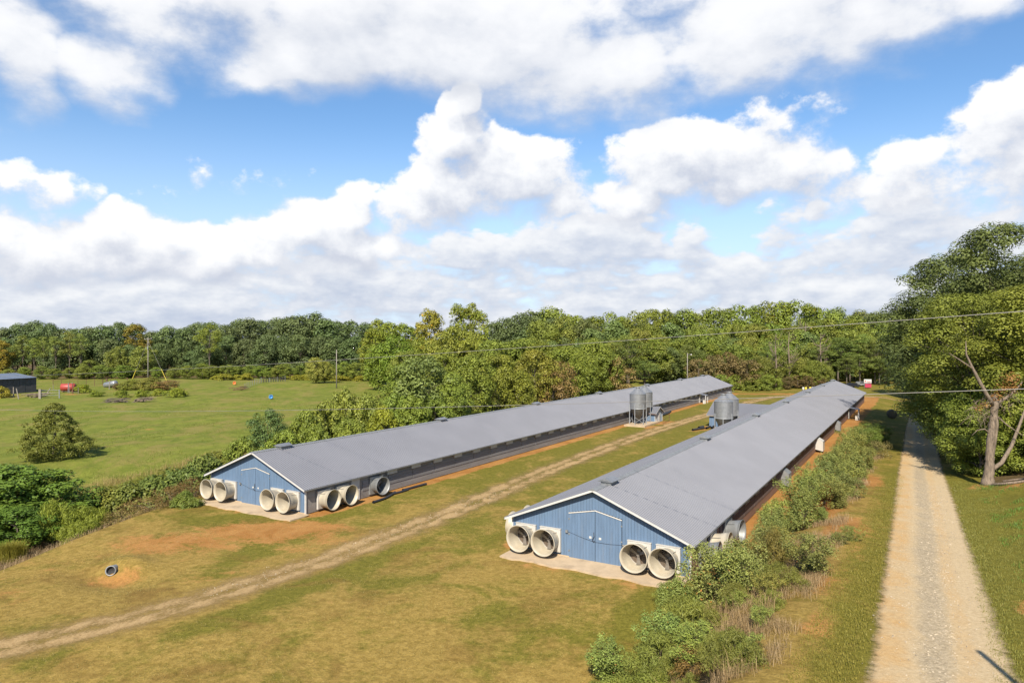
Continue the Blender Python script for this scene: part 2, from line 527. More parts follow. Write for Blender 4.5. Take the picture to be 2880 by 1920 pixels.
def height(x, y, under=True):
    x = np.asarray(x, float); y = np.asarray(y, float)
    s = x * SN + y * CS; t = x * CS - y * SN
    z = -0.35 * sstep(-26, -42, t)
    pad = np.clip(np.minimum(sstep(34, 39, s), sstep(200, 185, s)) * np.minimum(sstep(-64, -60, t), sstep(-5, -9, t)), 0, 1)
    z = z + (wav(x, y, 0.11) * 0.22 + wav(x, y, 0.31, 1.7) * 0.06) * (1 - pad) * sstep(-3, -8, t)
    # the roadside bank
    b = sstep(-11.2, -4.2, t)
    edge = 0.25 * np.sin(s * 0.45) + 0.2 * np.sin(s * 1.13 + 1)
    b = sstep(-11.2, -4.4, t + edge)
    z = z * (1 - b) + (rz(s) - 0.03) * b
    z = z + b * (1 - sstep(2.4, 3.2, np.abs(t))) * (-0.07 if under else 0)
    z = z + sstep(2.8, 10, t + edge) * 1.3 * sstep(120, 70, s) * b
    z = z + b * sstep(2.3, 3.5, np.abs(t)) * 0.05 * wav(x, y, 0.9)
    # brow and ditch left of the yard
    brow = -51 - (np.minimum(s, 42) - 21.5) * 0.42
    dpt = sstep(0, 5, brow - t) * (1 - sstep(14, 30, brow - t))
    z = z - dpt * (1.7 * sstep(60, 40, s) + 0.5)
    z = z + sstep(110, 210, y) * sstep(-30, -80, x) * 0.4 * (1 + wav(x, y, 0.03))
    # culvert hollow
    z = z - 0.40 * np.exp(-((s - 24.3) ** 2 / 2.0 + (t + 43.8) ** 2 / 9.0)) + 0.62 * np.exp(-((s - 26.3) ** 2 / 1.3 + (t + 45.0) ** 2 / 3.0))
    return z


def gz(x, y): return float(height(x, y))


def axis(segs):
    out = []
    for a, b, d in segs: out.append(np.arange(a, b, d))
    out.append(np.array([segs[-1][1]]))
    return np.concatenate(out)


gx = axis([(-2600, -400, 220), (-400, -130, 18), (-130, -60, 2.2), (-60, 60, 0.55), (60, 110, 1.2), (110, 400, 15), (400, 2600, 220)])
gy = axis([(-600, -40, 80), (-40, 14, 6), (14, 100, 0.55), (100, 210, 1.6), (210, 420, 12), (420, 5200, 240)])
GX, GY = np.meshgrid(gx, gy)
GZ = height(GX, GY)
gme = grid_mesh('ground', GX, GY, GZ)
gs, gt = ST(GX, GY)


def blob(s0, t0, rs, rt, rot=0.0):
    c, q = math.cos(rot), math.sin(rot)
    a = (gs - s0) * c + (gt - t0) * q; b = -(gs - s0) * q + (gt - t0) * c
    return np.exp(-((a / rs) ** 2 + (b / rt) ** 2))


past = sstep(-60, -66, gt) * np.maximum(sstep(36, 46, gs), sstep(-74, -80, gt))
bare = np.zeros_like(GX)
for (a, b_, c, d, r_, k) in [(37.0, -43.6, 3.6, 6.2, -.35, .95), (31.0, -46.5, 3.4, 4.6, -.5, .7), (40.0, -51, 1.2, 9, 0, .55), (24.8, -43.6, 1.4, 3.2, -.3, .5), (27.6, -38.5, 1.5, 4.5, -.6, .5),
                            (20.0, -46.5, 1.4, 4.5, 0.2, .35), (24.5, -49.5, 1.5, 5, -.6, .35), (34.0, -38.5, 1.2, 3.0, -.5, .4), (39.2, -18, 1.0, 7.5, 0, .35), (119, -40, 4, 2.0, 0, .8), (112, -39.4, 3.5, 1.6, 0, .8),
                            (112, -31, 6, 2.4, 0, .6), (50.2, -4.6, 3.8, 1.3, -.15, 1.1), (58.5, -6.6, 5.0, 1.5, -.1, 1.0), (74.0, -4.6, 5.0, 1.3, -.1, .95), (36.5, -4.4, 3.0, .8, 0, .55), (28.5, -3.6, 2.4, .7, 0, .45),
                            (41.5, -3.3, 6.0, .5, 0, .4), (65, -3.2, 9, .5, 0, .4), (36.6, 4.2, 2.2, 1.0, .2, .8), (75, 7.5, 2.0, 2.4, 0, .7), (76, 3.8, 2.2, .8, .2, .7), (92, -7.5, 6, 1.0, 0, .5), (31, 4.6, 3, 1.2, 0, .45),
                            (106.6, -208, 3, 5, 0, .5), (96, -190, 2, 5, 0, .5), (68, -110, 1.5, 6, .2, .35), (84, -125, 1.4, 8, .1, .3)]:
    bare = np.maximum(bare, blob(a, b_, c, d, r_) * k)
inb = np.minimum(sstep(40.8, 42.0, gs), sstep(200, 190, gs))
bare = np.maximum(bare, inb * sstep(-43.0, -44.2, gt) * sstep(-60, -58, gt) * .95)      # clay along the left barn
bare = np.maximum(bare, inb * sstep(-9.2, -10.8, gt) * sstep(-14, -12.6, gt) * 1.0)     # and along the right barn
bare = np.maximum(bare, inb * sstep(-26.4, -25.2, gt) * sstep(-23.5, -24.5, gt) * .7)
bare = np.maximum(bare, blob(194, -32, 2.6, 26) * .9)                                   # farm road behind the barns
dry = np.clip(sstep(62, 30, gs) * sstep(-4, -9, gt) * (1 - past), 0, 1)
dry = np.maximum(dry * (0.75 + 0.25 * wav(GX, GY, 0.16)), 0.75 * sstep(-2, -4, gt) * sstep(-10, -6, gt) * sstep(95, 60, gs))
litter = np.maximum(sstep(0.2, 2.5, (-51 - (np.minimum(gs, 42) - 21.5) * 0.42) - gt) * sstep(-82, -74, gt) * sstep(60, 40, gs) * .9,
                    sstep(-62, -64, gt) * sstep(-76, -72, gt) * sstep(46, 52, gs))
litter = np.maximum(litter, sstep(-12.0, -10.0, gt) * sstep(-4.6, -6.2, gt) * sstep(14, 20, gs) * sstep(50, 38, gs) * .75)
litter = np.maximum(litter, sstep(240, 262, GY) * sstep(420, 350, GY))
past = np.maximum(past, sstep(350, 420, GY))
litter = np.maximum(litter, sstep(3.4, 6.0, gt) * sstep(73, 79, gs) * .95)
green = np.clip(blob(45, -11.5, 7, 1.6) + blob(33, -12.5, 5, 3) * .8 + .8 * sstep(3.4, 4.6, gt) * sstep(78, 66, gs) + np.where(gt > 0, .6, .3) * np.exp(-((np.abs(gt) - 3.0) / 0.8) ** 2) * sstep(95, 80, gs)
                + blob(33, -34 + 2.6, 9, .9) + blob(27, -31.5, 6, 1.2, -.1) * .8 + blob(32, -40.5, 5, 1.4, -.45) + blob(37, -49, 2, 5, -.5) * .5 + blob(48, -26.5, 5, 1.0) * .9 + blob(42, -43, 4, 1.2, -.2) * .7, 0, 1)
for n_, a_ in (('past', past), ('bare', np.clip(bare, 0, 1)), ('dry', np.clip(dry, 0, 1)), ('litter', np.clip(litter, 0, 1)), ('green', green)):
    point_attr(gme, n_, a_)


def ground_material():
    m, nt, b = newmat('farm ground')
    p = worldpos(nt)
    mp = nt.nodes.new('ShaderNodeMapping'); mp.inputs['Scale'].default_value = (1.0, 0.55, 1); mp.inputs['Rotation'].default_value = (0, 0, -TH)
    nt.links.new(p, mp.inputs[0])
    big = noise(nt, p, 0.055, 5, 0.62)
    mid = noise(nt, p, 0.35, 6, 0.68, 0.6)
    fin = noise(nt, p, 2.6, 6, 0.72)
    fin2 = noise(nt, p, 9.0, 4, 0.7)
    patch = noise(nt, p, 0.16, 7, 0.7, 0.8)
    # mown lawn: tan thatch and olive green in drifts
    lawn_g = mixc(nt, fin.step(0.3, 0.7), (0.15, 0.145, 0.022), (0.265, 0.235, 0.045))
    lawn_t = mixc(nt, fin.step(0.3, 0.72), (0.30, 0.21, 0.055), (0.48, 0.345, 0.11))
    lawn_d = mixc(nt, fin.step(0.3, 0.72), (0.20, 0.125, 0.036), (0.31, 0.20, 0.06))
    k = (patch - 0.5) * 3.4 + (mid - 0.5) * 1.6 + (big - 0.5) * 1.6 + attr(nt, 'dry') * 0.85 - attr(nt, 'green') * 1.1 + (fin - 0.5) * 0.5 + 0.06
    c = mixc(nt, k.step(0.0, 0.75), lawn_g, lawn_t)
    k2 = (noise(nt, p, 0.21, 6, 0.68, 0.5) - 0.50) * 4.0 + (fin2 - 0.5) * 0.6
    c = mixc(nt, k2.step(0.0, 0.6) * attr(nt, 'dry') * 0.85, c, lawn_d)
    # pasture
    pg = mixc(nt, mid.step(0.3, 0.7), (0.15, 0.195, 0.03), (0.285, 0.315, 0.06))
    pg = mixc(nt, fin.step(0.35, 0.75) * 0.5, pg, (0.125, 0.165, 0.03))
    pg = mixc(nt, (noise(nt, mp.outputs[0], 0.12, 7, 0.75, 0.7)).step(0.46, 0.62) * 0.8, pg, (0.31, 0.265, 0.09))
    c = mixc(nt, attr(nt, 'past'), c, pg)
    # leaf litter and dead stalks
    lt = mixc(nt, fin.step(0.3, 0.7), (0.10, 0.072, 0.038), (0.22, 0.16, 0.085))
    c = mixc(nt, (attr(nt, 'litter') + (mid - 0.5) * 0.8).step(0.25, 0.7), c, lt)
    # bare red clay
    cl = mixc(nt, mid.step(0.3, 0.7), (0.40, 0.185, 0.055), (0.54, 0.29, 0.105))
    cl = mixc(nt, fin.step(0.5, 0.8) * 0.6, cl, (0.56, 0.38, 0.19))
    kb = attr(nt, 'bare') + (mid - 0.5) * 1.2 + (fin - 0.5) * 0.7 + (patch - 0.5) * 1.2 + attr(nt, 'dry') * 0.06
    c = mixc(nt, kb.step(0.30, 0.62), c, cl)
    c = mixc(nt, (fin2 - 0.5).step(-0.2, 0.2), mixc(nt, 1.0, c, (0.80, 0.80, 0.80), 'MULTIPLY'), mixc(nt, 1.0, c, (1.16, 1.16, 1.16), 'MULTIPLY'))
    c = mixc(nt, 1.0, c, (ALB * .95, ALB * .92, ALB * .80), 'MULTIPLY')
    nt.links.new(c, b.inputs['Base Color'])
    b.inputs['Roughness'].default_value = 0.95
    b.inputs['Specular IOR Level'].default_value = 0.1
    bump(nt, b, fin + fin2 * 0.6, 0.75, 0.10)
    return m


M['ground'] = ground_material()
ground = tag(link('ground', gme, M['ground']), 'lawn, pasture and red clay around the two poultry houses', kind='structure')


def strip(name, path, half, lift, du=0.5, nw=9, edge_noise=0.0):
    """a sheet that follows the terrain along (s, t) points"""
    path = np.array(path, float)
    L = np.concatenate([[0], np.cumsum(np.hypot(*np.diff(path, axis=0).T))])
    d = np.arange(0, L[-1], du)
    s = np.interp(d, L, path[:, 0]); t = np.interp(d, L, path[:, 1])
    ker = np.ones(15) / 15
    if len(s) > 30:
        s2 = np.convolve(np.pad(s, 7, mode='edge'), ker, 'valid'); t2 = np.convolve(np.pad(t, 7, mode='edge'), ker, 'valid'); s, t = s2, t2
    ds, dt = np.gradient(s), np.gradient(t); n = np.hypot(ds, dt) + 1e-9
    w = np.linspace(-half, half, nw)
    Sg = s[:, None] + (-dt / n)[:, None] * w[None]
    Tg = t[:, None] + (ds / n)[:, None] * w[None]
    X = SN * Sg + CS * Tg; Y = CS * Sg - SN * Tg
    Z = height(X, Y, False) + lift
    me = grid_mesh(name, X, Y, Z)
    point_attr(me, 'across', np.broadcast_to(w[None], X.shape))
    return me


def road_material(kind):
    m, nt, b = newmat('gravel of the ' + kind)
    p = worldpos(nt)
    a = attr(nt, 'across')
    fin = noise(nt, p, 7.0, 6, 0.75)
    grain = noise(nt, p, 22.0, 3, 0.7)
    mid = noise(nt, p, 0.5, 5, 0.65, 0.4)
    mp = nt.nodes.new('ShaderNodeMapping'); mp.inputs['Rotation'].default_value = (0, 0, TH); mp.inputs['Scale'].default_value = (1, 0.16, 1)
    nt.links.new(p, mp.inputs[0])
    lon = noise(nt, mp.outputs[0], 0.9, 4, 0.6)
    wob = a + (lon - 0.5) * (0.9 if kind == 'drive' else 1.5) + (noise(nt, p, 0.13, 3, 0.5) - 0.5) * (0 if kind == 'drive' else 1.4)
    if kind == 'drive':
        base = mixc(nt, fin.step(0.3, 0.7), (0.54, 0.40, 0.225), (0.72, 0.56, 0.34))
        orange = mixc(nt, fin.step(0.3, 0.7), (0.57, 0.35, 0.145), (0.71, 0.48, 0.225))
        grey = mixc(nt, fin.step(0.35, 0.65), (0.36, 0.285, 0.18), (0.62, 0.50, 0.33))
        c = mixc(nt, (wob + 1.55).abs().step(0.9, 0.25) * mid.step(0.35, 0.65, 0.15, 1.0), base, orange)
        c = mixc(nt, (wob - 0.75).abs().step(0.45, 0.1) * mid.step(0.3, 0.7, 0.1, .55), c, orange)
        c = mixc(nt, (wob + 0.1).abs().step(0.75, 0.2) * (lon.step(0.25, 0.6, 0.45, 1.0)), c, grey)
        e = 2.0
        soft = 0.22
    else:
        base = mixc(nt, fin.step(0.3, 0.7), (0.42, 0.27, 0.115), (0.60, 0.42, 0.205))
        thatch = mixc(nt, fin.step(0.3, 0.7), (0.33, 0.215, 0.08), (0.49, 0.34, 0.15))
        rut = ((wob.abs() - 0.78).abs()).step(0.85, 0.12)
        c = mixc(nt, (rut * 0.55 + (mid - 0.5) * 2.4 + (lon - 0.5) * 1.2 + 0.15).step(0.0, 1.0), thatch, base)
        e = 1.7
        soft = 0.95
    c = mixc(nt, grain.step(0.62, 0.72) * 0.6, c, (0.68, 0.62, 0.52))
    c = mixc(nt, grain.step(0.36, 0.28) * 0.6, c, (0.20, 0.16, 0.11))
    c = mixc(nt, 1.0, c, (ALB, ALB, ALB), 'MULTIPLY')
    nt.links.new(c, b.inputs['Base Color'])
    b.inputs['Roughness'].default_value = 0.95
    b.inputs['Specular IOR Level'].default_value = 0.15
    bump(nt, b, fin + grain * 0.7, 0.6, 0.06)
    # ragged edge: gravel thins out into the grass
    ee = (a.abs() + (noise(nt, p, 1.2, 6, 0.75) - 0.5) * (1.3 if kind != 'drive' else 0.8) + (fin - 0.5) * 0.5)
    al = ee.step(e - soft, e + soft, 1.0, 0.0)
    if kind != 'drive':
        al = al * (rut * 0.4 + (mid - 0.5) * 2.2 + (fin - 0.5) * 1.3 + (lon - 0.5) * 1.0 + 0.62).step(0.0, 1.25)
    nt.links.new(al.k, b.inputs['Alpha'])
    return m


drive = strip('gravel_road', [(-20, 0.9), (10, 0.75), (25.8, 0.45), (55, -0.05), (85, -0.57), (132, -1.07), (160, -1.0), (240, 2)], 2.7, 0.02, 0.5, 15)
tag(link('gravel_road', drive, road_material('drive')), 'long straight gravel drive running downhill under the big trees', kind='structure')
track = strip('dirt_track', [(-10, -50), (8, -41), (16.6, -37.2), (23, -34.9), (31, -34.6), (46, -34.6), (69, -36.6), (95, -37.6), (112, -37.6), (139, -36.4), (165, -35.4), (182, -33.5), (192, -28), (194, -10), (196, 6)], 2.6, 0.02, 0.5, 13)
tag(link('dirt_track', track, road_material('track')), 'two-rut dirt track running between the two long sheds', kind='structure')

# ------------------------------------------------------------------ poultry houses
HALF, OVER, SLOPE, PLATE = 6.2, 0.45, 0.40, 2.28
EAVE = HALF + OVER


def roof_z(x): return PLATE + SLOPE * (HALF - abs(x))      # underside of the roof


def corrugated(length, sgn, y0):
    """one slope; the ribs run from ridge to eave"""
    pitch, amp = 0.25, 0.038
    n = int(length / pitch)
    prof = np.array([0, .14, .30, .44]); hz = np.array([0, 1, 1, 0]) * amp
    y = (np.arange(n)[:, None] * pitch + prof[None] * pitch).ravel() + y0
    h = np.tile(hz, n)
    rows = np.array([0.0, 0.33, 0.66, 1.0])
    X = (rows * EAVE)[:, None] * sgn + np.zeros_like(y)[None]
    rng = np.random.RandomState(int(length * 7) + (sgn > 0))
    sag = np.interp(y, np.arange(y0, y0 + length + 3, 3.0), rng.normal(0, 0.004, len(np.arange(y0, y0 + length + 3, 3.0))))
    Z = (PLATE + SLOPE * HALF - SLOPE * rows * EAVE)[:, None] + 0.05 + h[None] + sag[None] * (0.3 + rows[:, None])
    Y = np.broadcast_to(y[None], X.shape)
    if sgn > 0: X, Y, Z = X[::-1], Y[::-1], Z[::-1]
    me = grid_mesh('roof_slope', np.ascontiguousarray(X), np.ascontiguousarray(Y), np.ascontiguousarray(Z))
    me.polygons.foreach_set('use_smooth', np.zeros(len(me.polygons), dtype=bool))
    return me


def ribbed_wall(x, sgn, y0, y1, z0, z1, pitch=0.085, amp=0.012):
    z = np.arange(z0, z1, pitch / 2)
    off = np.where(np.arange(len(z)) % 2 == 0, 0, amp)
    y = np.array([y0, y1])
    Z = np.repeat(z[:, None], 2, 1); X = x + sgn * np.repeat(off[:, None], 2, 1); Y = np.repeat(y[None], len(z), 0)
    return grid_mesh('side_wall', X, Y, Z)


def poultry_house(name, label, tc, zc, s_end, wall_m, curtain_m, seed):
    rng = random.Random(seed)
    root = empty(name, P(41.6, tc, zc), -TH)
    tag(root, label, 'poultry house', 'long blue gabled poultry houses')
    L = s_end - 41.6
    F = -0.5                                        # roof starts half a metre in front of the wall
    for sg in (-1, 1):
        link('roof_slope', corrugated(L - F, sg, F), M['roof'], root)
    # ridge cap
    zr = roof_z(0) + 0.095
    cap = MB().add([(-.26, F, zr - .10), (0, F, zr), (.26, F, zr - .10), (-.26, L, zr - .10), (0, L, zr), (.26, L, zr - .10),
                    (-.26, F, zr - .125), (.26, F, zr - .125), (-.26, L, zr - .125), (.26, L, zr - .125)],
                   [(0, 1, 4, 3), (1, 2, 5, 4), (0, 3, 8, 6), (2, 7, 9, 5), (0, 6, 7, 2, 1)])
    cap.build('ridge_cap', M['galv_dull'], root)
    # ridge ventilators
    vents = [v - 41.6 for v in ((44.65, 69.1, 93.3, 116.9, 142.2, 165.5, 185.0) if tc < -40 else (43.85, 67.5, 90.8, 112.3, 134.9, 155.2, 173.6))]
    zb = roof_z(0) + 0.03
    for v in vents:
        b = MB().box(-.36, .36, v - .55, v + .55, zb - .12, zb + .17)
        ob = b.build('roof_vent', M['galv_dull'], root)
        c = MB().add([(-.52, v - .68, zb + .17), (0, v - .68, zb + .36), (.52, v - .68, zb + .17), (-.52, v + .68, zb + .17), (0, v + .68, zb + .36), (.52, v + .68, zb + .17),
                      (-.52, v - .68, zb + .14), (.52, v - .68, zb + .14), (-.52, v + .68, zb + .14), (.52, v + .68, zb + .14)],
                     [(0, 1, 4, 3), (1, 2, 5, 4), (0, 3, 8, 6), (2, 7, 9, 5), (0, 6, 7, 2, 1), (3, 4, 5, 9, 8)])
        c.build('vent_cap', M['galv'], ob)
    # gable: one board after another, tops cut to the roof line
    bw = 0.205
    n = int(round(2 * HALF / bw)); bw = 2 * HALF / n
    DL, DR, DZ0, DZ1 = -1.90, 1.84, 2.93, 3.31      # double door opening
    MB().add([(-HALF, .06, 0), (HALF, .06, 0), (HALF, .06, roof_z(HALF)), (0, .06, roof_z(0)), (-HALF, .06, roof_z(HALF))], [(0, 1, 2, 3, 4)]).build('gable_wall', M['dark'], root)
    MB().add([(-HALF, L - .1, 0), (HALF, L - .1, 0), (HALF, L - .1, roof_z(HALF)), (0, L - .1, roof_z(0)), (-HALF, L - .1, roof_z(HALF))], [(4, 3, 2, 1, 0)]).build('gable_wall', M['blue'], root)
    for i in range(n):
        x0 = -HALF + i * bw; x1 = x0 + bw - 0.012; xm = (x0 + x1) / 2
        zb0 = 0.13
        if DL < xm < DR:
            zb0 = DZ1 - (DZ1 - DZ0) * abs(xm - .0) / 1.9 + 0.10
        f = rng.uniform(0, .008)
        za, zc_ = roof_z(x0) - .01, roof_z(x1) - .01
        y0, y1 = -.008 - f, .05
        m_ = MB().add([(x0, y0, zb0), (x1, y0, zb0), (x1, y1, zb0), (x0, y1, zb0), (x0, y0, za), (x1, y0, zc_), (x1, y1, zc_), (x0, y1, za)],
                      [(0, 3, 2, 1), (4, 5, 6, 7), (0, 1, 5, 4), (1, 2, 6, 5), (2, 3, 7, 6), (3, 0, 4, 7)])
        m_.build('siding_board', M['blue'], root)
    for a, b in ((-HALF, DL), (DR, HALF)): MB().box(a, b, -.03, .05, 0.0, .127).build('foundation', M['concrete'], root)
    # doors: two leaves of upright boards with slanted heads
    for sg, x0, x1 in ((-1, DL + .02, -.015), (1, .015, DR - .02)):
        m_ = MB(); k = 9; w = (x1 - x0) / k
        for i in range(k):
            a, b = x0 + i * w, x0 + (i + 1) * w - .008
            za = DZ1 - (DZ1 - DZ0) * abs(a) / 1.9; zb_ = DZ1 - (DZ1 - DZ0) * abs(b) / 1.9
            m_.add([(a, -.035, .03), (b, -.035, .03), (b, .03, .03), (a, .03, .03), (a, -.035, za), (b, -.035, zb_), (b, .03, zb_), (a, .03, za)],
                   [(0, 3, 2, 1), (4, 5, 6, 7), (0, 1, 5, 4), (1, 2, 6, 5), (2, 3, 7, 6), (3, 0, 4, 7)])
        d = m_.build('door', M['blue'], root)
        MB().box(sg * .34 - .08, sg * .34 + .08, -.046, -.036, 1.52, 1.66).build('door_notice', M['white'], d)
        for zz in (.5, 1.6, 2.6):
            xx = x0 if sg < 0 else x1
            MB().box(xx - .05, xx + .05, -.052, -.036, zz - .05, zz + .05).build('hinge', M['galv_dull'], d)
        if sg < 0:
            MB().tube([(-.10, -.06, 1.95), (-.05, -.11, 1.70), (-.16, -.13, 1.48), (-.07, -.12, 1.36), (-.04, -.06, 1.40)], .022, 6).build('handle', M['black_pipe'], d)
    MB().bar((DL, -.05, DZ0 + .05), (-.0, -.05, DZ1 + .05), .05, .06).bar((0, -.05, DZ1 + .05), (DR, -.05, DZ0 + .05), .05, .06).build('door_trim', M['white'], root)
    MB().tube([(DL - .1, -.05, 1.75), (-.95, -.06, 1.50), (-.05, -.06, 1.33), (1.0, -.06, 1.34), (DR + .18, -.05, 1.42)], .008, 4).build('door_cable', M['black_pipe'], root)
    MB().box(DL - .22, DL - .06, -.12, -.02, 1.66, 1.84).build('winch', M['galv_dull'], root)
    MB().box(DR + .05, DR + .2, -.09, -.02, 1.38, 1.46).build('cable_hook', M['galv_dull'], root)
    for sg in (-1, 1):
        x = sg * HALF
        MB().box(min(x - sg * .02, x + sg * .09), max(x - sg * .02, x + sg * .09), -.045, .08, 0, roof_z(HALF) - .03).build('corner_post', M['white'], root)
        # rake boards under the roof edge
        MB().bar((sg * .005, F + .03, roof_z(0) - .03), (sg * (EAVE - .02), F + .03, roof_z(EAVE) - .03), .05, .13).build('rake_board', M['white'], root)
        # soffit framing keeps the overhang closed
        MB().add([(0, F + .02, roof_z(0) + .02), (sg * EAVE, F + .02, roof_z(EAVE) + .02), (sg * EAVE, .1, roof_z(EAVE) + .02), (0, .1, roof_z(0) + .02)], [(0, 1, 2, 3)]).build('soffit', M['board'], root)
        # long walls
        link('side_wall', ribbed_wall(x, sg, 0.08, L - .1, 0.0, roof_z(HALF) - .02), wall_m if sg > 0 or tc < -40 else M['side'], root)
        cm = curtain_m if sg > 0 else M['curtain']
        y = 6.9
        while y < L - 3:
            m_ = MB()
            h0, h1 = .66, 1.62
            for k in range(3):
                m_.box(min(x + sg * .013, x + sg * .05), max(x + sg * .013, x + sg * .05), y, y + 3.6, h0 + k * (h1 - h0) / 3, h0 + (k + 1) * (h1 - h0) / 3 - .015)
            m_.build('wall_curtain', cm, root)
            y += 3.7
        # eave gutter line
        MB().box(min(sg * (EAVE - .05), sg * EAVE), max(sg * (EAVE - .05), sg * EAVE), F, L, roof_z(EAVE) - .05, roof_z(EAVE) + .03).build('eave_board', M['galv_dull'], root)
        # air inlets and rafter ends under the eaves
        y = 10.2
        while y < L - 4:
            b = MB().box(min(x + sg * .05, x + sg * .24), max(x + sg * .05, x + sg * .24), y, y + 1.4, 1.66, 2.0)
            b.build('air_inlet', M['galv_dull'] if sg > 0 and tc > -40 else M['housing'], root)
            y += 3.72
        rf = MB(); y = .4
        while y < L:
            rf.bar((x + sg * .02, y, roof_z(HALF) - .05), (sg * (EAVE - .06), y, roof_z(EAVE) - .03), .05, .09); y += 1.86
        rf.build('rafter_ends', M['dark'], root)
    return root, L


left_house, LL = poultry_house('poultry_house', 'blue poultry house with grey metal roof beside the pasture, left of the dirt track', -51.35, -0.30, 191.0, M['side'], M['curtain'], 3)
right_house, LR = poultry_house('poultry_house', 'blue poultry house with grey metal roof below the gravel drive, right of the dirt track', -18.5, 0.05, 177.0, M['side_clay'], M['curtain_brown'], 4)
# a side door in the left house
MB().box(HALF + .02, HALF + .07, 5.45, 6.4, 0.02, 1.95).build('side_door', M['white'], left_house)
MB().box(HALF + .02, HALF + .08, 6.4, 6.5, 0.0, 2.0).build('side_door_frame', M['white'], left_house)

# ------------------------------------------------------------------ fans
def make_fan(cone_m, housing_m, hs=0.76, r0=0.66, r1=0.85, ln=1.06, blades=3, seed=0):
    """faces +y; origin on the ground under the wall plate"""
    root = empty('exhaust_fan')
    zc = 1.10
    # housing: a shallow box with a round hole
    n = 32; vs_, fs = [], []
    for k in range(n):
        a = 2 * math.pi * k / n
        c, s_ = math.cos(a), math.sin(a)
        q = hs / max(abs(c), abs(s_))
        vs_ += [(r0 * c, .17, zc + r0 * s_), (q * c, .17, zc + q * s_), (q * c, .0, zc + q * s_), (r0 * c, .02, zc + r0 * s_)]
    for k in range(n):
        a, b = 4 * k, 4 * ((k + 1) % n)
        fs += [(a, b, b + 1, a + 1), (a + 1, b + 1, b + 2, a + 2), (a + 3, b + 3, b, a)]
    h = MB().add(vs_, fs)
    for sx in (-1, 1):
        for sz in (-1, 1):
            h.box(sx * .66 - .02, sx * .66 + .02, .17, .185, zc + sz * .66 - .02, zc + sz * .66 + .02)
    h.box(-hs - .02, hs + .02, .0, .20, zc + hs, zc + hs + .03)
    h.build('housing', housing_m, root)
    Mx = Matrix.Translation((0, .17, zc)) @ Matrix.Rotation(R(-90), 4, 'X')
    Mx = Matrix.Translation((0, .17, zc)) @ Matrix.Rotation(R(-88), 4, 'X')
    prof = [(r0, -.02), (r0 + .02, .10), (r0 + .05, .45), (r1 - .05, .8), (r1, ln), (r1 + .03, ln + .01), (r1 + .03, ln - .03), (r1 - .02, ln - .05), (r1 - .02, ln - .02), (r1 - .075, .8), (r0 + .03, .45), (r0 - .005, .10), (r0 - .02, 0)]
    # outer skin first, inner skin after: r of outer grows slightly so that the wall has thickness
    out = [(r0 + .01, -.02), (r0 + .035, .12), (r0 + .07, .45), (r0 + .075, .46), (r1 - .03, .8), (r1 + .012, ln), (r1 + .045, ln + .005), (r1 + .045, ln + .03), (r1 - .01, ln + .03)]
    inn = [(r1 - .035, .8), (r0 + .045, .45), (r0 + .01, .12), (r0 - .015, -.02)]
    MB().lathe(out + inn, 36, Mx).build('cone', cone_m, root, True)
    # shutter louvres behind the blades
    sh = MB()
    for k in range(11):
        z = zc - .62 + k * .118
        w = math.sqrt(max(.02, .66 ** 2 - (z + .05 - zc) ** 2))
        sh.add([(-w, .03, z), (w, .03, z), (w, .055, z + .10), (-w, .055, z + .10)], [(0, 1, 2, 3)])
    sh.box(-.66, .66, .0, .02, zc - .66, zc + .66)
    tag(sh.build('shutter', M['shutter'], root), kind='stuff')
    MB().box(-.05, .05, .12, .18, zc - .66, zc + .66).box(-.13, .13, .06, .22, zc + .12, zc + .34).build('motor_bracket', M['blade'], root)
    MB().lathe([(0, .10), (.10, .10), (.10, .24), (0, .24)], 12, Matrix.Translation((0, .12, zc)) @ Matrix.Rotation(R(-90), 4, 'X')).build('hub', M['blade'], root)
    for k in range(blades):
        a = 2 * math.pi * k / blades + .5 + seed
        d = Vector((math.cos(a), 0, math.sin(a))); q = Vector((-math.sin(a), .35, math.cos(a)))
        o = Vector((0, .30, zc))
        p = [o + d * .10 - q * .06, o + d * .10 + q * .06, o + d * .60 + q * .13, o + d * .60 - q * .13]
        e = Vector((0, .012, 0))
        MB().add(p + [x + e for x in p], [(0, 1, 2, 3), (7, 6, 5, 4), (0, 4, 5, 1), (1, 5, 6, 2), (2, 6, 7, 3), (3, 7, 4, 0)]).build('fan_blade', M['blade'], root)
    for sx in (-1, 1):
        MB().bar((sx * .5, .17, zc + .55), (sx * .52, .75, zc + .62), .02).build('brace', M['galv_dull'], root)
    return root


fan_w = make_fan(M['cone'], M['housing'])
fan_g = make_fan(M['galv_dull'], M['galv_dull'], .80, .64, .80, .95, 4, .4)
FRONT = math.pi - TH        # a fan that looks back towards -s
SIDE_R = -TH - math.pi / 2  # looks towards +t
SIDE_L = -TH + math.pi / 2
used = set()


def fan(src, s, t, z, rz_, label, dx=0.0):
    o = src if src.name not in used else copy_tree(src)
    used.add(src.name)
    o.location = P(s, t, z); o.rotation_euler = (0, 0, rz_)
    tag(o, label, 'exhaust fan', 'exhaust fans on the poultry houses')
    return o


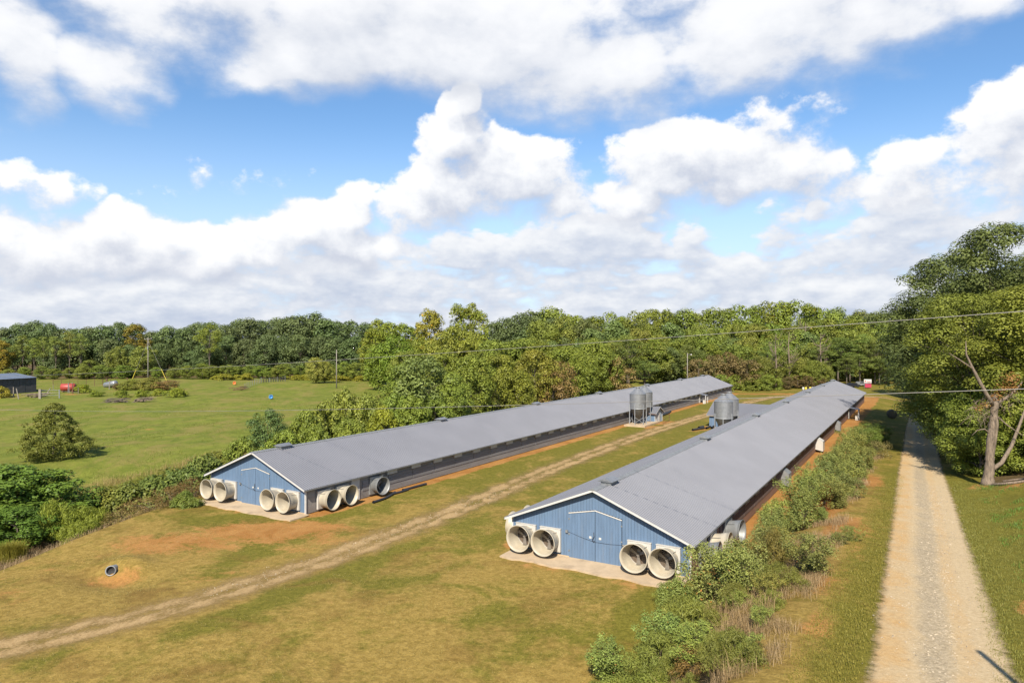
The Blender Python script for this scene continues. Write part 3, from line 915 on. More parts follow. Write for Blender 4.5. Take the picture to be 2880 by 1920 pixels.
wl, wr = 'cream fan on the left house front, ', 'cream fan on the right house front, '
for t, lab in ((-56.55, wl + 'outermost beside the pasture'), (-54.60, wl + 'just left of its doors'), (-48.42, wl + 'just right of its doors'), (-46.45, wl + 'at the corner by the track')):
    fan(fan_w, 41.56, t, -0.32, FRONT + random.Random(t).uniform(-.03, .03), lab)
for t, lab in ((-23.6, wr + 'outermost by the track'), (-21.72, wr + 'just left of its doors'), (-15.46, wr + 'just right of its doors'), (-13.6, wr + 'at the corner by the tall shrub')):
    fan(fan_w, 41.56, t, 0.02, FRONT + random.Random(t).uniform(-.03, .03), lab)
for s, lab in ((43.55, 'cream fan on the long wall of the left house, nearest the corner'), (45.75, 'cream fan on the long wall of the left house, beside its side door')):
    fan(fan_w, s, -45.08, -0.44, SIDE_R + .04, lab)
fan(fan_g, 50.2, -45.06, -0.42, SIDE_R - .13, 'grey fan hanging askew on the left house above black pipes')
for s, lab in ((43.6, 'cream fan on the track side of the right house, nearest the corner'), (45.8, 'cream fan on the track side of the right house, second from the corner')):
    fan(fan_w, s, -24.77, -0.05, SIDE_L, lab)
fan(fan_g, 43.7, -12.2, 0.0, SIDE_R + .05, 'grey fan behind the tall shrub at the front corner of the right house')
fan(fan_w, 46.0, -12.2, 0.0, SIDE_R, 'cream fan cone on the drive side of the right house above the tall shrub')
fan(fan_g, 50.0, -12.2, -0.02, SIDE_R - .08, 'grey metal fan on the drive side of the right house beside bare clay')


# hoods further along the drive side of the right house
def wall_hood(s, w, h, dpt, m, label):
    root = empty('wall_hood', P(s, -12.28, 0.05), SIDE_R)
    tag(root, label, 'vent hood', 'hoods on the drive side of the right house')
    MB().add([(-w, 0, h), (w, 0, h), (w, dpt, h - .55), (-w, dpt, h - .55), (-w, 0, .35), (w, 0, .35), (w, dpt, .15), (-w, dpt, .15)],
             [(0, 3, 2, 1), (3, 7, 6, 2), (0, 4, 7, 3), (1, 2, 6, 5), (4, 5, 6, 7)]).build('hood_body', m, root)
    MB().bar((-w, dpt, h - .55), (w, dpt, h - .55), .05).bar((-w, 0, h + .01), (w, 0, h + .01), .06).build('hood_trim', M['galv_dull'], root)
    MB().box(-w + .1, w - .1, dpt - .2, dpt - .1, .02, .17).build('opening', M['dark'], root)
wall_hood(72.5, .75, 1.9, .75, M['galv_dull'], 'long grey metal hood on the drive side of the right house')
wall_hood(97.0, .8, 1.9, .9, M['housing'], 'white hood on the drive side of the right house, above the shrub tops')
wall_hood(119.0, .7, 1.9, .75, M['galv_dull'], 'small grey hood on the drive side of the right house, near its far end')
for tc, zc, s_, lab in ((-11.9, .05, 139.0, 'white door canopy at the far end of the right house'), (-44.8, -.3, 160.0, 'white door canopy near the far end of the left house')):
    root = empty('entry_canopy', P(s_, tc, zc), -TH)
    tag(root, lab, 'canopy', 'white entry canopies')
    MB().add([(-.2, -.9, 2.05), (1.5, -.9, 1.75), (1.5, .9, 1.75), (-.2, .9, 2.05), (-.2, -.9, 2.11), (1.5, -.9, 1.81), (1.5, .9, 1.81), (-.2, .9, 2.11)],
             [(0, 3, 2, 1), (4, 5, 6, 7), (0, 1, 5, 4), (1, 2, 6, 5), (2, 3, 7, 6), (3, 0, 4, 7)]).build('canopy_roof', M['roof'], root)
    for yy in (-.85, .85):
        MB().box(1.3, 1.42, yy - .06, yy + .06, -.1, 1.78).build('post', M['white'], root)
    MB().box(-.28, -.2, -.45, .45, .0, 1.9).build('door', M['white'], root)
    MB().box(.9, 1.35, -1.5, -1.05, -.1, .75).build('utility_box', M['housing'], root)

# concrete aprons in front of the doors
for t0, t1, z, lab in ((-57.2, -44.6, -.30, 'stained concrete apron before the left house'), (-24.5, -12.35, .05, 'stained concrete apron before the right house')):
    me = MB(); rng = random.Random(int(t0))
    n = 24
    fr = [P(39.45 + rng.uniform(-.07, .07) - .12 * math.sin(i), t0 + (t1 - t0) * i / n) for i in range(n + 1)]
    bk = [P(41.58, t0 + (t1 - t0) * i / n) for i in range(n + 1)]
    vs_ = [(p.x, p.y, z + .05) for p in fr] + [(p.x, p.y, z + .07) for p in bk] + [(p.x, p.y, z - .3) for p in fr]
    fs = [(i, i + 1, n + 2 + i, n + 1 + i) for i in range(n)] + [(2 * n + 2 + i, 2 * n + 3 + i, i + 1, i) for i in range(n)]
    fs += [(0, n + 1, 2 * n + 2), (n, 3 * n + 2, 2 * n + 1)]
    me.add(vs_, fs)
    tag(me.build('concrete_apron', M['concrete']), lab, kind='structure')

# ------------------------------------------------------------------ feed bins
def make_bin():
    root = empty('feed_bin')
    r = 1.38
    prof = []
    z = 2.7
    while z < 5.2:                                  # corrugated shell
        prof += [(r, z), (r + .018, z + .05)]; z += .105
    body = MB().lathe(prof, 40); body.build('shell', M['galv'], root, True)
    MB().lathe([(r + .03, 2.68), (r + .03, 2.76), (r + .005, 2.76)], 40).build('hopper_ring', M['legs'], root, True)
    MB().lathe([(.18, .62), (.20, .62), (r - .01, 2.7)], 40).build('hopper', M['hopper'], root, True)
    top = MB(); n = 40; vs_, fs = [], []
    for k in range(n):                              # roof in ribbed wedges
        a = 2 * math.pi * k / n; e = .025 if k % 2 else 0
        vs_ += [((r + .05) * math.cos(a), (r + .05) * math.sin(a), 5.17 + e), (.32 * math.cos(a), .32 * math.sin(a), 6.12 + e * .4)]
    for k in range(n):
        a, b = 2 * k, 2 * ((k + 1) % n); fs.append((a, b, b + 1, a + 1))
    top.add(vs_, fs).build('roof_cone', M['galv'], root)
    MB().lathe([(.34, 6.10), (.34, 6.22), (.40, 6.22), (.38, 6.30), (0, 6.34)], 16).build('lid', M['galv_dull'], root, True)
    MB().bar((.3, 0, 6.28), (.75, 0, 6.38), .03).bar((-.3, 0, 6.28), (-.55, 0, 6.4), .03).build('lid_lever', M['galv_dull'], root)
    lg = []
    for k in range(6):
        a = math.pi / 6 + k * math.pi / 3
        c, s_ = math.cos(a), math.sin(a)
        lg.append((c, s_))
        MB().bar(((r + .05) * c, (r + .05) * s_, 0), ((r + .05) * c, (r + .05) * s_, 3.4), .10, .10, up=(c, s_, 0)).build('leg', M['legs'], root)
    for k in range(6):
        a, b = lg[k], lg[(k + 1) % 6]
        if k % 2 == 0:
            MB().bar((r * a[0], r * a[1], .35), (r * b[0], r * b[1], 1.25), .05).bar((r * a[0], r * a[1], 1.25), (r * b[0], r * b[1], .35), .05).build('cross_brace', M['legs'], root)
    MB().bar((0, 0, .6), (-.9, .4, .42), .12).build('auger_tube', M['galv_dull'], root)
    # ladder on the far side
    ld = MB()
    for sx in (-.17, .17): ld.bar((sx, r + .12, 1.2), (sx, r + .12, 5.2), .03)
    for k in range(13): ld.bar((-.17, r + .12, 1.3 + k * .31), (.17, r + .12, 1.3 + k * .31), .02)
    ld.build('ladder', M['galv_dull'], root)
    return root


bin0 = make_bin()
for i, (x, y, z, lab) in enumerate(((21.5, 119.0, -.1, 'galvanised feed bin by the left house, in front of its twin'), (23.35, 122.8, -.1, 'galvanised feed bin by the left house, half hidden behind its twin'),
                                    (31.95, 105.2, -.15, 'galvanised feed bin behind the right house roof, in front of its twin'), (34.15, 109.4, -.15, 'galvanised feed bin behind the right house roof, half hidden behind its twin'))):
    o = bin0 if i == 0 else copy_tree(bin0)
    o.location = (x, y, z); o.rotation_euler = (0, 0, -TH + .1 * i)
    tag(o, lab, 'feed bin', 'feed bins between the houses')
for t, s0, s1, z, lab in ((-42.4, 111.2, 118.9, -.36, 'concrete slab under the feed bins of the left house'), (-27.0, 104.3, 113.2, -.1, 'concrete slab under the feed bins of the right house')):
    m_ = MB(); c = [P(s0, t - 1.8), P(s1, t - 1.8), P(s1, t + 1.9), P(s0, t + 1.9)]
    m_.add([(p.x, p.y, z + .3) for p in c] + [(p.x, p.y, z - .2) for p in c], [(3, 2, 1, 0), (0, 1, 5, 4), (1, 2, 6, 5), (2, 3, 7, 6), (3, 0, 4, 7)])
    tag(m_.build('concrete_slab', M['concrete']), lab, kind='structure')


# ------------------------------------------------------------------ control rooms
def side_room(name, label, s0, s1, t0, t1, z, wall_h, rise, wall_m, doors=True):
    """a small gabled room standing off the long wall; its ridge runs across"""
    root = empty(name, P((s0 + s1) / 2, t1, z), -TH)
    tag(root, label, 'shed')
    h = (s1 - s0) / 2; d = t0 - t1
    bw = .25; n = int(2 * h / bw); bw = 2 * h / n
    for side, x in ((1, 0.0), (-1, d)):
        if side < 0: continue
        for i in range(n):
            y0 = -h + i * bw; y1 = y0 + bw - .012
            za, zb = wall_h + rise * (1 - abs(y0) / h), wall_h + rise * (1 - abs(y1) / h)
            MB().add([(x, y0, 0), (x, y1, 0), (x - .05, y1, 0), (x - .05, y0, 0), (x, y0, za), (x, y1, zb), (x - .05, y1, zb), (x - .05, y0, za)],
                     [(0, 3, 2, 1), (4, 5, 6, 7), (0, 1, 5, 4), (1, 2, 6, 5), (2, 3, 7, 6), (3, 0, 4, 7)]).build('siding_board', wall_m, root)
    MB().box(d, -.05, -h, -h + .06, 0, wall_h).box(d, -.05, h - .06, h, 0, wall_h).build('side_wall', M['blue'], root)
    for sg in (-1, 1):
        o_ = .35
        k = rise / h
        e = [(d, 0, wall_h + rise + .06), (o_, 0, wall_h + rise + .06), (o_, sg * (h + o_), wall_h - k * o_ + .06), (d, sg * (h + o_), wall_h - k * o_ + .06)]
        # ribbed roof sheet
        m_ = MB(); q = int((o_ - d) / .12)
        for i in range(q):
            a, b = d + (o_ - d) * i / q, d + (o_ - d) * (i + 1) / q
            up = .014 if i % 2 else 0
            m_.add([(a, 0, e[0][2] + up), (b, 0, e[0][2] + up), (b, e[2][1], e[2][2] + up), (a, e[2][1], e[2][2] + up)], [(0, 1, 2, 3) if sg < 0 else (3, 2, 1, 0)])
        m_.build('roof_slope', M['roof'], root)
        MB().bar((o_ - .02, 0, wall_h + rise), (o_ - .02, sg * (h + o_), wall_h - k * o_), .05, .11, up=(0, 0, 1)).build('rake_board', M['white'], root)
        MB().bar((d, sg * (h + o_ - .02), wall_h - k * o_ + .02), (o_, sg * (h + o_ - .02), wall_h - k * o_ + .02), .04, .10).build('eave_board', M['rusty'], root)
    for y in (-h, h):
        MB().box(.005, .06, y - .07 if y > 0 else y, y if y > 0 else y + .07, 0, wall_h).build('corner_post', M['white'], root)
    dd = MB().box(.005, .05, -.2, .75, .05, 1.75).build('door', M['white'], root)
    MB().box(.05, .09, .58, .66, .85, .95).build('handle', M['black_pipe'], dd)
    MB().box(.005, .04, -1.35, -.65, .1, 1.5).build('panel_door', M['white'], root)
    return root


M['paleblue'] = mat('pale blue boards', (0.36, 0.45, 0.55), 0.6, var=.1, scale=1.5, stretch=(4, 4, .5))
side_room('control_room', 'small pale blue gabled control room beside the left feed bins', 117.9, 121.8, -44.9, -41.1, -.35, 1.75, .95, M['paleblue'])
side_room('service_room', 'grey roofed service room joining the right house behind its feed bins', 115.5, 124.5, -20.5, -31.4, -.1, 2.1, 1.75, M['blue']) if False else None
# the service room of the right house: ridge runs into the house roof
root = empty('service_room', P(120.0, -24.8, -.1), -TH)
tag(root, 'grey roofed service room joining the right house behind its feed bins', 'shed')
for sg in (-1, 1):
    m_ = MB(); q = 70
    for i in range(q):
        a, b = -6.6 + 10.4 * i / q, -6.6 + 10.4 * (i + 1) / q; up = .014 if i % 2 else 0
        m_.add([(a, 0, 3.75 + up), (b, 0, 3.75 + up), (b, sg * 4.6, 1.95 + up), (a, sg * 4.6, 1.95 + up)], [(0, 1, 2, 3) if sg < 0 else (3, 2, 1, 0)])
    m_.build('roof_slope', M['roof'], root)
    MB().bar((-6.6, sg * 4.58, 1.9), (.2, sg * 4.58, 1.9), .05, .14).build('eave_board', M['board'], root)
    MB().box(-6.2, 0, min(sg * 4.2, sg * 4.26), max(sg * 4.2, sg * 4.26), 0, 2.05).build('side_wall', M['blue'], root)
MB().add([(-6.2, -4.2, 0), (-6.2, 4.2, 0), (-6.2, 4.2, 2.05), (-6.2, 0, 3.7), (-6.2, -4.2, 2.05)], [(0, 1, 2, 3, 4)]).build('gable_wall', M['blue'], root)
MB().bar((-6.62, 0, 3.72), (-6.62, -4.6, 1.92), .05, .14).bar((-6.62, 0, 3.72), (-6.62, 4.6, 1.92), .05, .14).build('rake_board', M['board'], root)


# ------------------------------------------------------------------ pipes, gate, culvert
def pipe(a, b, r, label, group, bend=0.0):
    a, b = Vector(a), Vector(b)
    n = 9; pts = []
    side = (b - a).cross(Vector((0, 0, 1))).normalized()
    for i in range(n):
        k = i / (n - 1); p = a.lerp(b, k) + side * math.sin(k * math.pi) * bend
        p.z = gz(p.x, p.y) + r + .02 + (a.z if i == 0 else 0) * 0
        pts.append(p)
    o = MB().tube(pts, r, 10, cap=False)
    o.tube([p for p in pts], r * .8, 10, cap=False)
    ob = o.build('pipe', M['black_pipe'], None, True)
    MB().lathe([(r * 1.16, -.08), (r * 1.16, .08)], 12, Matrix.Translation(pts[0]) @ (pts[1] - pts[0]).to_track_quat('Z', 'Y').to_matrix().to_4x4()).build('pipe_collar', M['black_pipe'], ob)
    tag(ob, label, 'pipe', group)


gp = 'black pipes lying by the left house fans'
pipe(P(47.7, -43.0), P(51.8, -44.0), .11, 'bent black pipe lying nearest the fans of the left house', gp, .25)
pipe(P(51.2, -43.75), P(53.4, -43.7), .10, 'short black pipe in the middle of the row by the left house', gp, .05)
pipe(P(53.0, -43.95), P(56.4, -43.8), .11, 'straight black pipe farthest from the fans of the left house', gp)
gp = 'black pipes dumped by the right feed bins'
pipe(P(109.4, -31.9), P(112.6, -31.0), .16, 'long black pipe at the near side of the heap by the right feed bins', gp)
pipe(P(112.2, -31.7), P(113.6, -31.4), .2, 'short thick black pipe tilted in the heap by the right feed bins', gp)
pipe(P(112.4, -30.6), P(114.8, -30.6), .16, 'middle black pipe in the heap by the right feed bins', gp)
pipe(P(113.0, -29.9), P(116.0, -30.2), .16, 'black pipe nearest the right feed bins', gp)
pipe(P(121.0, -31.5), P(124.0, -31.0), .16, 'black pipe lying behind the heap by the right feed bins', gp)
gp = 'black pipes beyond the control room'
pipe(P(126.0, -43.3), P(134.5, -43.9), .2, 'long black pipe nearest the track beyond the control room', gp)
pipe(P(128.0, -43.9), P(136.5, -44.3), .2, 'long black pipe nearest the wall beyond the control room', gp)


def yard_gate(s, t, label):
    root = empty('yard_gate', P(s, t, gz(*P(s, t).xy)), -TH + .1)
    tag(root, label, 'gate')
    MB().bar((0, 0, 0), (0, 0, 1.3), .06).build('post', M['rusty'], root)
    MB().bar((0, 5.2, 0), (0, 5.2, 1.25), .06).build('post', M['rusty'], root)
    for z in (.75, 1.2): MB().bar((0, 0, z), (0, 5.2, z), .045).build('rail', M['rusty'], root)
    MB().bar((0, 1.4, .2), (0, 1.4, 1.2), .04).bar((0, 1.4, .25), (0, 4.4, .25), .04).bar((0, 4.4, .25), (0, 4.9, .8), .04).build('rail', M['rusty'], root)
yard_gate(117.0, -39.3, 'rusty pipe gate frame standing beside the left feed bins')

cul = P(25.2, -44.8); cz = gz(cul.x, cul.y)
root = empty('culvert_pipe', (cul.x, cul.y, cz - .12), -TH + .7)
tag(root, 'corrugated culvert pipe poking out of the grassy bank in the yard', 'culvert pipe')
prof = []
for i in range(18): prof.append((.30 + (.015 if i % 2 else 0), -1.4 + i * .1))
prof += [(.33, .32), (.27, .32)] + [(.26, .3), (.26, -1.4)]
MB().lathe(prof, 24, Matrix.Translation((0, 0, .22)) @ Matrix.Rotation(R(78), 4, 'X') @ Matrix.Rotation(R(0), 4, 'Z')).build('pipe_wall', M['galv_dull'], root, True)
MB().lathe([(.265, .16), (0, .10)], 20, Matrix.Translation((0, 0, .22)) @ Matrix.Rotation(R(78), 4, 'X')).build('mouth_shade', M['dark'], root)  # near-black disc plugs the pipe, standing in for the shade inside
# ------------------------------------------------------------------ vegetation
def leaf_cloud(rng, cen, rad, n_per, size, flat=0.8, up=0.45, out=0.85, rnd=0.42, shell=0.55, aspect=0.62, droop=0.0):
    """diamond leaf sprays on the shells of many clumps; returns verts (N*4,3), tint (N)"""
    cen = np.asarray(cen, float); rad = np.asarray(rad, float)
    K = len(cen); n_per = np.maximum(4, (n_per * (rad / rad.mean()) ** 1.6)).astype(int)
    idx = np.repeat(np.arange(K), n_per); N = len(idx)
    d = rng.normal(size=(N, 3)); d /= np.linalg.norm(d, axis=1)[:, None]
    low = d[:, 2] < -0.25
    d[low & (rng.rand(N) < 0.6), 2] *= -1
    r = rad[idx] * (shell + (1.12 - shell) * np.sqrt(rng.rand(N)))
    p = cen[idx] + d * r[:, None] * np.array([1, 1, flat])
    nv = d * out + np.array([0, 0, up]) + rng.normal(size=(N, 3)) * rnd * 0.6
    nv /= np.linalg.norm(nv, axis=1)[:, None] + 1e-9
    tv = np.cross(nv, rng.normal(size=(N, 3)))
    if droop: tv = tv * (1 - droop) + np.array([0, 0, -1.0]) * droop
    tv /= np.linalg.norm(tv, axis=1)[:, None] + 1e-9
    bv = np.cross(nv, tv)
    a = size * (0.6 + 0.8 * rng.rand(N))[:, None] * 0.5
    b = a * aspect
    fold = nv * a * 0.18
    v = np.stack([p - tv * a, p + bv * b + fold, p + tv * a, p - bv * b + fold], 1).reshape(-1, 3)
    ct = rng.rand(K)
    tint = np.clip(0.55 * ct[idx] + 0.45 * rng.rand(N) + 0.05, 0, 1)
    spot = rng.rand(N) < 0.012 + 0.05 * (ct[idx] > 0.93)
    tint[spot] = 0.98
    tint[~spot] = np.minimum(tint[~spot], 0.9)
    return v, tint


def envelope(kind, z):
    """relative crown radius at relative height 0..1"""
    if kind == 'round': return np.sqrt(np.clip(1 - (2 * z - 1) ** 2, 0, 1)) * (0.92 + .08 * z)
    if kind == 'oval': return np.clip(np.sin(np.pi * np.clip(z * .93 + .05, 0, 1)) ** 0.7, 0, 1)
    if kind == 'cone': return np.clip(1.02 - z, 0, 1) ** 0.8 * np.clip(z * 7, .35, 1)
    if kind == 'pine': return np.clip(np.sin(np.pi * np.clip(z * .85 + .12, 0, 1)), 0, 1) ** .6
    if kind == 'mound': return np.sqrt(np.clip(1 - z ** 2, 0, 1))
    if kind == 'vase': return np.clip(.35 + .75 * z, 0, 1) * np.sqrt(np.clip(1.04 - z ** 3, 0, 1))
    return np.ones_like(z)


def crown_clumps(rng, kind, h0, h1, r, n, cr, irregular=0.25):
    cen, rad = [], []
    lob = rng.rand(6) * 6.28
    tries = 0
    while len(cen) < n and tries < n * 40:
        tries += 1
        z = rng.rand(); a = rng.rand() * 6.283
        e = float(envelope(kind, np.array(z)))
        lump = 1 + irregular * (math.sin(2 * a + lob[0]) * .5 + math.sin(3 * a + lob[1] + 3 * z) * .5 + math.sin(5 * z + lob[2]) * .4)
        rr = e * r * lump * math.sqrt(0.25 + 0.75 * rng.rand()) * 0.92
        q = np.array([math.cos(a) * rr, math.sin(a) * rr, h0 + (h1 - h0) * z])
        c = cr * rng.uniform(.65, 1.3)
        if cen and np.min(np.linalg.norm(np.array(cen) - q, axis=1)) < c * 0.62: continue
        cen.append(q); rad.append(c)
    return np.array(cen), np.array(rad)


def limb_mesh(rng, cen, h, r0, fork, n_limb, sides=6, lean=0.0, taper=.5, wob=.25):
    m = MB()
    top = Vector((rng.uniform(-lean, lean), rng.uniform(-lean, lean), h))
    pts = []; k = 7
    for i in range(k):
        f = i / (k - 1)
        pts.append(Vector((top.x * f + rng.uniform(-wob, wob) * f * (1 - f) * 2, top.y * f + rng.uniform(-wob, wob) * f * (1 - f) * 2, h * f)))
    rads = [r0 * (1.35 if i == 0 else 1) * (1 - (1 - taper * .35) * i / (k - 1)) for i in range(k)]
    m.tube(pts, rads, sides + 1)
    order = list(range(len(cen))); rng.shuffle(order)
    for j in order[:n_limb]:
        c = Vector(cen[j])
        f = min(.95, max(fork, (c.z / h) * rng.uniform(.45, .8)))
        i = f * (k - 1); i0 = min(int(i), k - 2)
        st_ = pts[i0].lerp(pts[i0 + 1], i - i0)
        mid = st_.lerp(c, .5) + Vector((rng.uniform(-.4, .4), rng.uniform(-.4, .4), (c - st_).length * .10))
        rb = r0 * (1 - .65 * f) * .5
        m.tube([st_, st_.lerp(mid, .55) + Vector((0, 0, .1)), mid, c], [rb, rb * .75, rb * .5, rb * .18], max(4, sides - 1), cap=False)
    return m


def tree_proto(seed, kind, h, r, base, n, cr, n_per, size, leaf_m, trunk_r=.3, limbs=14, bark='bark', flat=.8, up=.5, droop=0.0, shell=.5, aspect=.62, sides=6, irregular=.25, rnd=.42):
    rng = np.random.RandomState(seed)
    cen, rad = crown_clumps(rng, kind, h * base, h - cr * .7, r, n, cr, irregular)
    v, t = leaf_cloud(rng, cen, rad, n_per, size, flat, up, 1.0, rnd, shell, aspect, droop)
    me = quads_mesh('crown', v, 4, t)
    me.materials.append(M[leaf_m])
    py = np.random.RandomState(seed + 5)
    lm = limb_mesh(py, cen, h * (base + (1 - base) * .6), trunk_r, base * .8, limbs, sides)
    tm = bpy.data.meshes.new('trunk'); tm.from_pydata(lm.v, [], lm.f)
    tm.polygons.foreach_set('use_smooth', [True] * len(tm.polygons)); tm.materials.append(M[bark])
    return dict(h=h, r=r, crown=me, trunk=tm)


PR = {}
def protos():
    # far trees, a few thousand sprays each
    PR['oak'] = [tree_proto(10 + i, 'round', 18, 6.8, .10, 80, 1.8, 95, .60, 'leaf', .28, 18, irregular=.35) for i in range(3)]
    PR['darkoak'] = [tree_proto(20 + i, 'round', 19, 6.6, .10, 85, 1.75, 95, .60, 'leaf_dark', .28, 18, irregular=.35) for i in range(4)]
    PR['poplar'] = [tree_proto(30 + i, 'oval', 22, 5.0, .14, 80, 1.3, 80, .50, 'leaf_pop', .3, 26, irregular=.3, shell=.4) for i in range(3)]
    PR['pine'] = [tree_proto(40 + i, 'pine', 20, 4.2, .48, 40, 1.35, 95, .55, 'needle', .26, 22, flat=.55, aspect=.3, irregular=.4) for i in range(3)]
    PR['brown'] = [tree_proto(50 + i, 'round', 9, 4.0, .12, 42, 1.1, 75, .38, 'leaf_brown', .16, 20, irregular=.35, shell=.35) for i in range(2)]
    # middle distance
    PR['midtree'] = [tree_proto(60 + i, 'round', 11, 4.8, .10, 95, 1.05, 120, .34, 'leaf', .22, 24, irregular=.38) for i in range(4)]
    PR['middark'] = [tree_proto(70 + i, 'round', 11, 4.8, .08, 95, 1.05, 120, .34, 'leaf_dark', .22, 24, irregular=.38) for i in range(2)]
    PR['hedge'] = [tree_proto(80 + i, 'mound', 4.2, 3.2, .06, 75, .62, 120, .24, 'leaf', .09, 16, irregular=.35, up=.5) for i in range(3)]
    PR['bush'] = [tree_proto(90 + i, 'mound', 2.2, 1.9, .06, 36, .48, 90, .20, 'leaf_pop', .05, 10, irregular=.35, up=.5) for i in range(2)]
    # big trees by the drive
    PR['bigoak'] = [tree_proto(100 + i, 'round', 22, 8.2, .06, 210, 1.3, 380, .21, 'leaf', .42, 46, irregular=.32, sides=8) for i in range(3)]
    PR['bigdark'] = [tree_proto(110 + i, 'round', 25, 8.6, .08, 230, 1.45, 330, .24, 'leaf_dark', .45, 46, irregular=.32, sides=8) for i in range(2)]
    PR['under'] = [tree_proto(120 + i, 'round', 9, 4.4, .06, 110, .85, 230, .19, 'leaf', .18, 26, irregular=.35) for i in range(2)]
    # roadside shrubs
    PR['road'] = [tree_proto(130 + i, 'vase', 3.0, 1.45, .06, 130, .24, 62, .115, 'shrub', .03, 70, bark='twig', flat=1.5, irregular=.85, shell=.2, aspect=.45, rnd=.7) for i in range(5)]
    PR['feather'] = [tree_proto(140 + i, 'mound', 1.7, 1.3, .10, 60, .30, 150, .15, 'feather', .02, 20, bark='twig', irregular=.45, shell=.2, aspect=.16, droop=.35) for i in range(2)]
    PR['vine'] = [tree_proto(150 + i, 'mound', 2.3, 2.5, .02, 80, .50, 110, .17, 'vine', .05, 12, bark='twig', irregular=.45, up=.7, aspect=.8) for i in range(3)]
    PR['willow'] = [tree_proto(160 + i, 'vase', 3.2, 1.4, .12, 46, .42, 150, .26, 'feather', .05, 16, bark='twig', flat=1.5, irregular=.4, shell=.25, aspect=.18, droop=.6) for i in range(2)]
    PR['bramble'] = [tree_proto(170 + i, 'mound', 1.8, 2.0, .05, 40, .45, 60, .13, 'leaf_brown', .03, 40, bark='twig', irregular=.5, shell=.2, aspect=.35) for i in range(2)]


protos()


def plant(kind, i, x, y, h, r=None, color=(1, 1, 1), label='', cat='tree', group=None, name='tree', sink=.1, z=None):
    p = PR[kind][i % len(PR[kind])]
    root = bpy.data.objects.new(name, None); COL.objects.link(root)
    root.empty_display_size = .5
    rr = r or p['r'] * h / p['h']
    zz = gz(x, y) if z is None else z
    root.location = (x, y, zz - sink)
    root.rotation_euler = (0, 0, (x * 12.9 + y * 7.7) % 6.283)
    k = rr / p['r']
    root.scale = (k, k, h / p['h'])
    for part, me in (('trunk' if cat == 'tree' else 'stems', p['trunk']), ('crown' if cat == 'tree' else 'foliage', p['crown'])):
        o = bpy.data.objects.new(part, me); COL.objects.link(o); o.parent = root
        o.color = (*color, 1)
    tag(root, label, cat, group)
    return root


VR = random.Random(77)
def jit(c, k=.12): 
    b = 1 + VR.uniform(-k, k)
    return tuple(max(.2, x * b * (1 + VR.uniform(-k, k) * .5)) for x in c)


def where(u):
    for lim, w in ((100, 'behind the dark pasture shed'), (250, 'behind the red tank'), (300, 'just left of the guyed pole'), (400, 'right behind the guyed pole'), (520, 'right of the guyed pole'),
                   (640, 'behind the wire fence corner'), (720, 'left of the plain pole'), (850, 'behind the plain pole'), (960, 'right of the plain pole'), (1090, 'above the left roof'),
                   (1220, 'halfway along the left roof'), (1360, 'left of the feed bins'), (1500, 'behind the left feed bins'), (1620, 'beside the lamp pole'), (1720, 'behind the end of the left roof'),
                   (1830, 'behind the grassy gap'), (1930, 'behind the right roof'), (2040, 'behind the red sign')):
        if u < lim: return w
    return 'beside the big drive trees'


def wood(lst, kind, Y, look, group, color, rk=1.0, dY=12, name='tree'):
    for (u, v) in lst:
        y = Y + VR.uniform(-dY, dY)
        p = at(u, y, v)
        z0 = gz(p.x, p.y)
        h = max(4.0, p.z - z0)
        pr = PR[kind][0]
        r = pr['r'] * (h / pr['h']) ** .6 * rk * VR.uniform(.88, 1.15)
        plant(kind, VR.randrange(9), p.x, p.y, h, r, jit(color), f'{look} {where(u)}', 'tree', group, name)


# the far wood behind the pasture: dark oaks at the skyline, cool leaf tints standing in for haze
sky_l = [(-420, 745), (-370, 738), (-320, 748), (-270, 742), (-220, 746), (-175, 740), (-130, 750), (-85, 740), (-40, 748), (0, 752), (40, 742), (75, 736), (108, 740), (140, 752), (172, 752), (205, 750), (238, 745), (270, 738), (305, 742), (350, 760), (385, 748), (418, 752), (450, 740), (482, 737), (515, 744), (545, 732), (575, 730), (605, 734),
         (640, 729), (668, 726), (695, 722), (722, 717), (750, 732), (780, 735), (812, 734), (842, 740), (872, 748)]
wood(sky_l, 'darkoak', 300, 'dark oak at the far skyline', 'trees in the far wood', (.95, 1.0, 1.0), 1.05)
wood([(-60, 790), (15, 775), (130, 790), (255, 775), (300, 790), (365, 785), (420, 775), (470, 782), (520, 770), (560, 775), (610, 765), (650, 772), (690, 768), (735, 770), (770, 775), (815, 770), (850, 778), (585, 800), (640, 805), (705, 800), (440, 805)],
     'darkoak', 277, 'dark oak below the skyline', 'trees in the far wood', (.95, 1.02, 1.0), .95, 6)
wood([(52, 768), (78, 775), (100, 770), (128, 768), (160, 760), (186, 764), (30, 790)], 'pine', 268, 'light green pine with a bare trunk', 'pines at the edge in the far wood', (1.35, 1.3, 1.0), .85, 5)
wood([(481, 742)], 'pine', 262, 'bright flat-topped pine standing out of the dark oaks', 'pines at the edge in the far wood', (1.7, 1.6, .8), 1.0, 2)
wood([(312, 742)], 'poplar', 285, 'orange brown tree at the skyline', 'trees in the far wood', (.85, .66, .6), 1.2, 2)
wood([(-20, 768), (5, 780)], 'poplar', 262, 'yellowing tree at the edge in the far wood', 'trees in the far wood', (1.0, .8, .7), 1.1, 3)
wood([(270, 795), (330, 790)], 'oak', 262, 'olive tree in front of the dark oaks', 'trees in the far wood', (1.0, .95, .9), .85, 4)
